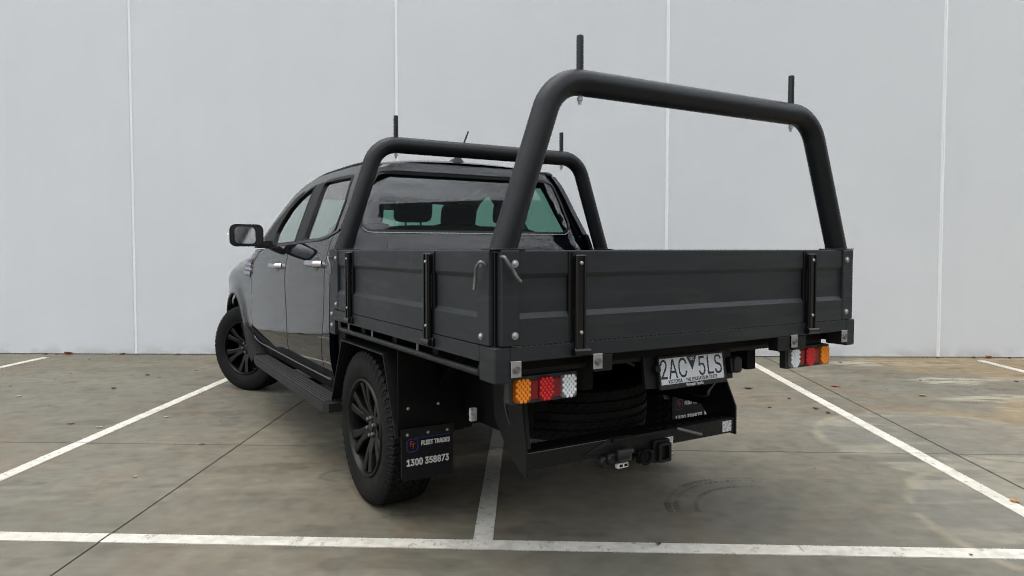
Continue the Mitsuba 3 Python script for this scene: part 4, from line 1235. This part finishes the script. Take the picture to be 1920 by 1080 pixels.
GL = 'small brown leaves along the wall foot, left'
wall_left = [(42, .05, 'leaf_brown'), (85, .065, 'leaf_brown'), (106, .05, 'leaf_dark'), (203, .05, 'leaf_pale'), (231, .07, 'leaf_dark'), (256, .05, 'leaf_pale'), (309, .04, 'leaf_brown'), (336, .065, 'leaf_brown')]
for i, (px, sz, mt) in enumerate(wall_left):
    u, _ = uv_px(px, 665)
    k = litter(u, WALL_V - 0.05, sz * 0.8 * 1.15, 1.5, mt, rnd.random() * 6, 100 + i)
    tag(k, f"small curled leaf at the wall foot, {('first', 'second', 'third', 'fifth', 'sixth', 'seventh', 'eighth', 'ninth')[i]} leaf from the left edge", 'leaf', GL)
u, _ = uv_px(129, 665)
k = litter(u, WALL_V - 0.05, .10, 1.6, 'leaf_red', 0.5, 120)
tag(k, 'larger reddish curled leaf against the wall foot, left of the truck', 'leaf')
u, _ = uv_px(1854, 672)
k = litter(u, WALL_V - 0.05, .10, 1.4, 'leaf_red', 0.2, 121)
tag(k, 'reddish orange leaf against the wall foot at the far right', 'leaf')
for i, px in enumerate((1756, 1822, 1888)):
    u, _ = uv_px(px, 671)
    k = litter(u, WALL_V - 0.05, .055, 1.4, 'leaf_dark', rnd.random() * 6, 130 + i)
    tag(k, ('tiny dark leaf at the foot of the rightmost wall joint', 'tiny dark leaf at the wall foot, just left of the reddish orange leaf', 'tiny dark leaf at the wall foot, rightmost of all the leaves there')[i], 'leaf', 'tiny dark leaves along the wall foot, right')
uniq = [(1902, 941, .075, .8, 'leaf_yellow', 'yellow leaf lying just right of the long white line at the right edge'),
        (1729, 743, .085, 1.0, 'leaf_yellow', 'yellow brown leaf lying on the concrete beyond the right-hand saw-cut joint'),
        (1567, 725, .12, .3, 'leaf_red', 'flattened reddish leaf on the saw-cut joint below the right tail light'),
        (1235, 1023, .040, 1.0, 'leaf_dark', 'dark crushed leaf on the front white cross line below the tow bar'),
        (1820, 1043, .022, 1.0, 'leaf_dark', 'tiny dark leaf on the front white cross line near the right edge'),
        (253, 895, .038, .9, 'leaf_pale', 'pale brown leaf on bare concrete between the left bay line and the diagonal joint'),
        (35, 744, .075, .4, 'leaf_pale', 'flat pale leaf at the left edge of the photo, on bare concrete'),
        (311, 783, .06, .5, 'leaf_pale', 'pale leaf just right of the left bay line'),
        (186, 802, .065, .5, 'leaf_pale', 'pinkish pale leaf just left of the left bay line'),
        (1404, 729, .11, .5, 'leaf_dark', 'long dark twig-like leaf just right of the number plate')]
for i, (px, py, sz, cu, mt, lb) in enumerate(uniq):
    u, v = uv_px(px, py)
    k = litter(u, v, sz * 0.8, cu, mt, rnd.random() * 6, 200 + i, z=0.005 if py > 1000 else 0.001)
    tag(k, lb, 'leaf')
left = [(6, 702), (167, 675), (104, 711), (132, 701), (246, 704), (276, 704), (299, 708), (368, 695), (93, 761), (132, 795), (414, 791), (378, 834), (417, 757), (20, 724), (214, 729)]
for i, (px, py) in enumerate(left):
    u, v = uv_px(px, py)
    k = litter(u, v, rnd.choice((.02, .03, .04, .055)), rnd.choice((.3, .6, 1.0)), rnd.choice(('leaf_brown', 'leaf_dark', 'leaf_brown')), rnd.random() * 6, 300 + i)
    own = {0: 'leaf scrap at the very left edge, just below the far left bay line', 1: 'leaf scrap nearest the wall on the left, right of the far bay line end',
           7: 'leaf scrap nearest the front wheel, beyond the left bay line', 9: 'leaf scrap just above the left cross joint, left of the bay line',
           10: 'leaf scrap right of the left bay line, nearest the side step', 11: 'leaf scrap lying on the left cross joint near the diagonal joint',
           12: 'leaf scrap just right of the left bay line, below the front wheel'}
    tag(k, own.get(i, 'small brown scrap of leaf on the open concrete beyond the left bay line'), 'leaf', 'leaf scraps on the concrete left of the truck')
right_ = [(1595, 724), (1663, 730), (1575, 680), (1725, 714), (1777, 735), (1830, 731), (1443, 764), (1530, 767), (1553, 775), (1480, 748), (1527, 878), (1626, 876), (1905, 716)]
for i, (px, py) in enumerate(right_):
    u, v = uv_px(px, py)
    k = litter(u, v, rnd.choice((.02, .03, .035, .05)) if py < 850 else .016, rnd.choice((.3, .6, 1.0)), rnd.choice(('leaf_brown', 'leaf_dark', 'leaf_brown')), rnd.random() * 6, 400 + i)
    own = {0: 'leaf scrap just right of the flattened reddish leaf by the saw-cut joint', 2: 'leaf scrap nearest the wall, just right of the right tail light',
           6: 'leaf scrap left of the right bay line, nearest the number plate', 7: 'upper of two leaf scraps close to the left edge of the right bay line', 8: 'lower of two leaf scraps close to the left edge of the right bay line',
           9: 'twig-like leaf scrap left of the right bay line, farthest from the camera', 10: 'dark speck of leaf below the right cross joint, left one of two', 11: 'dark speck of leaf below the right cross joint, right one of two',
           12: 'leaf scrap at the right edge, below the far right bay line'}
    tag(k, own.get(i, 'small brown scrap of leaf on the open concrete beyond the right saw-cut joint'), 'leaf', 'leaf scraps on the concrete right of the truck')
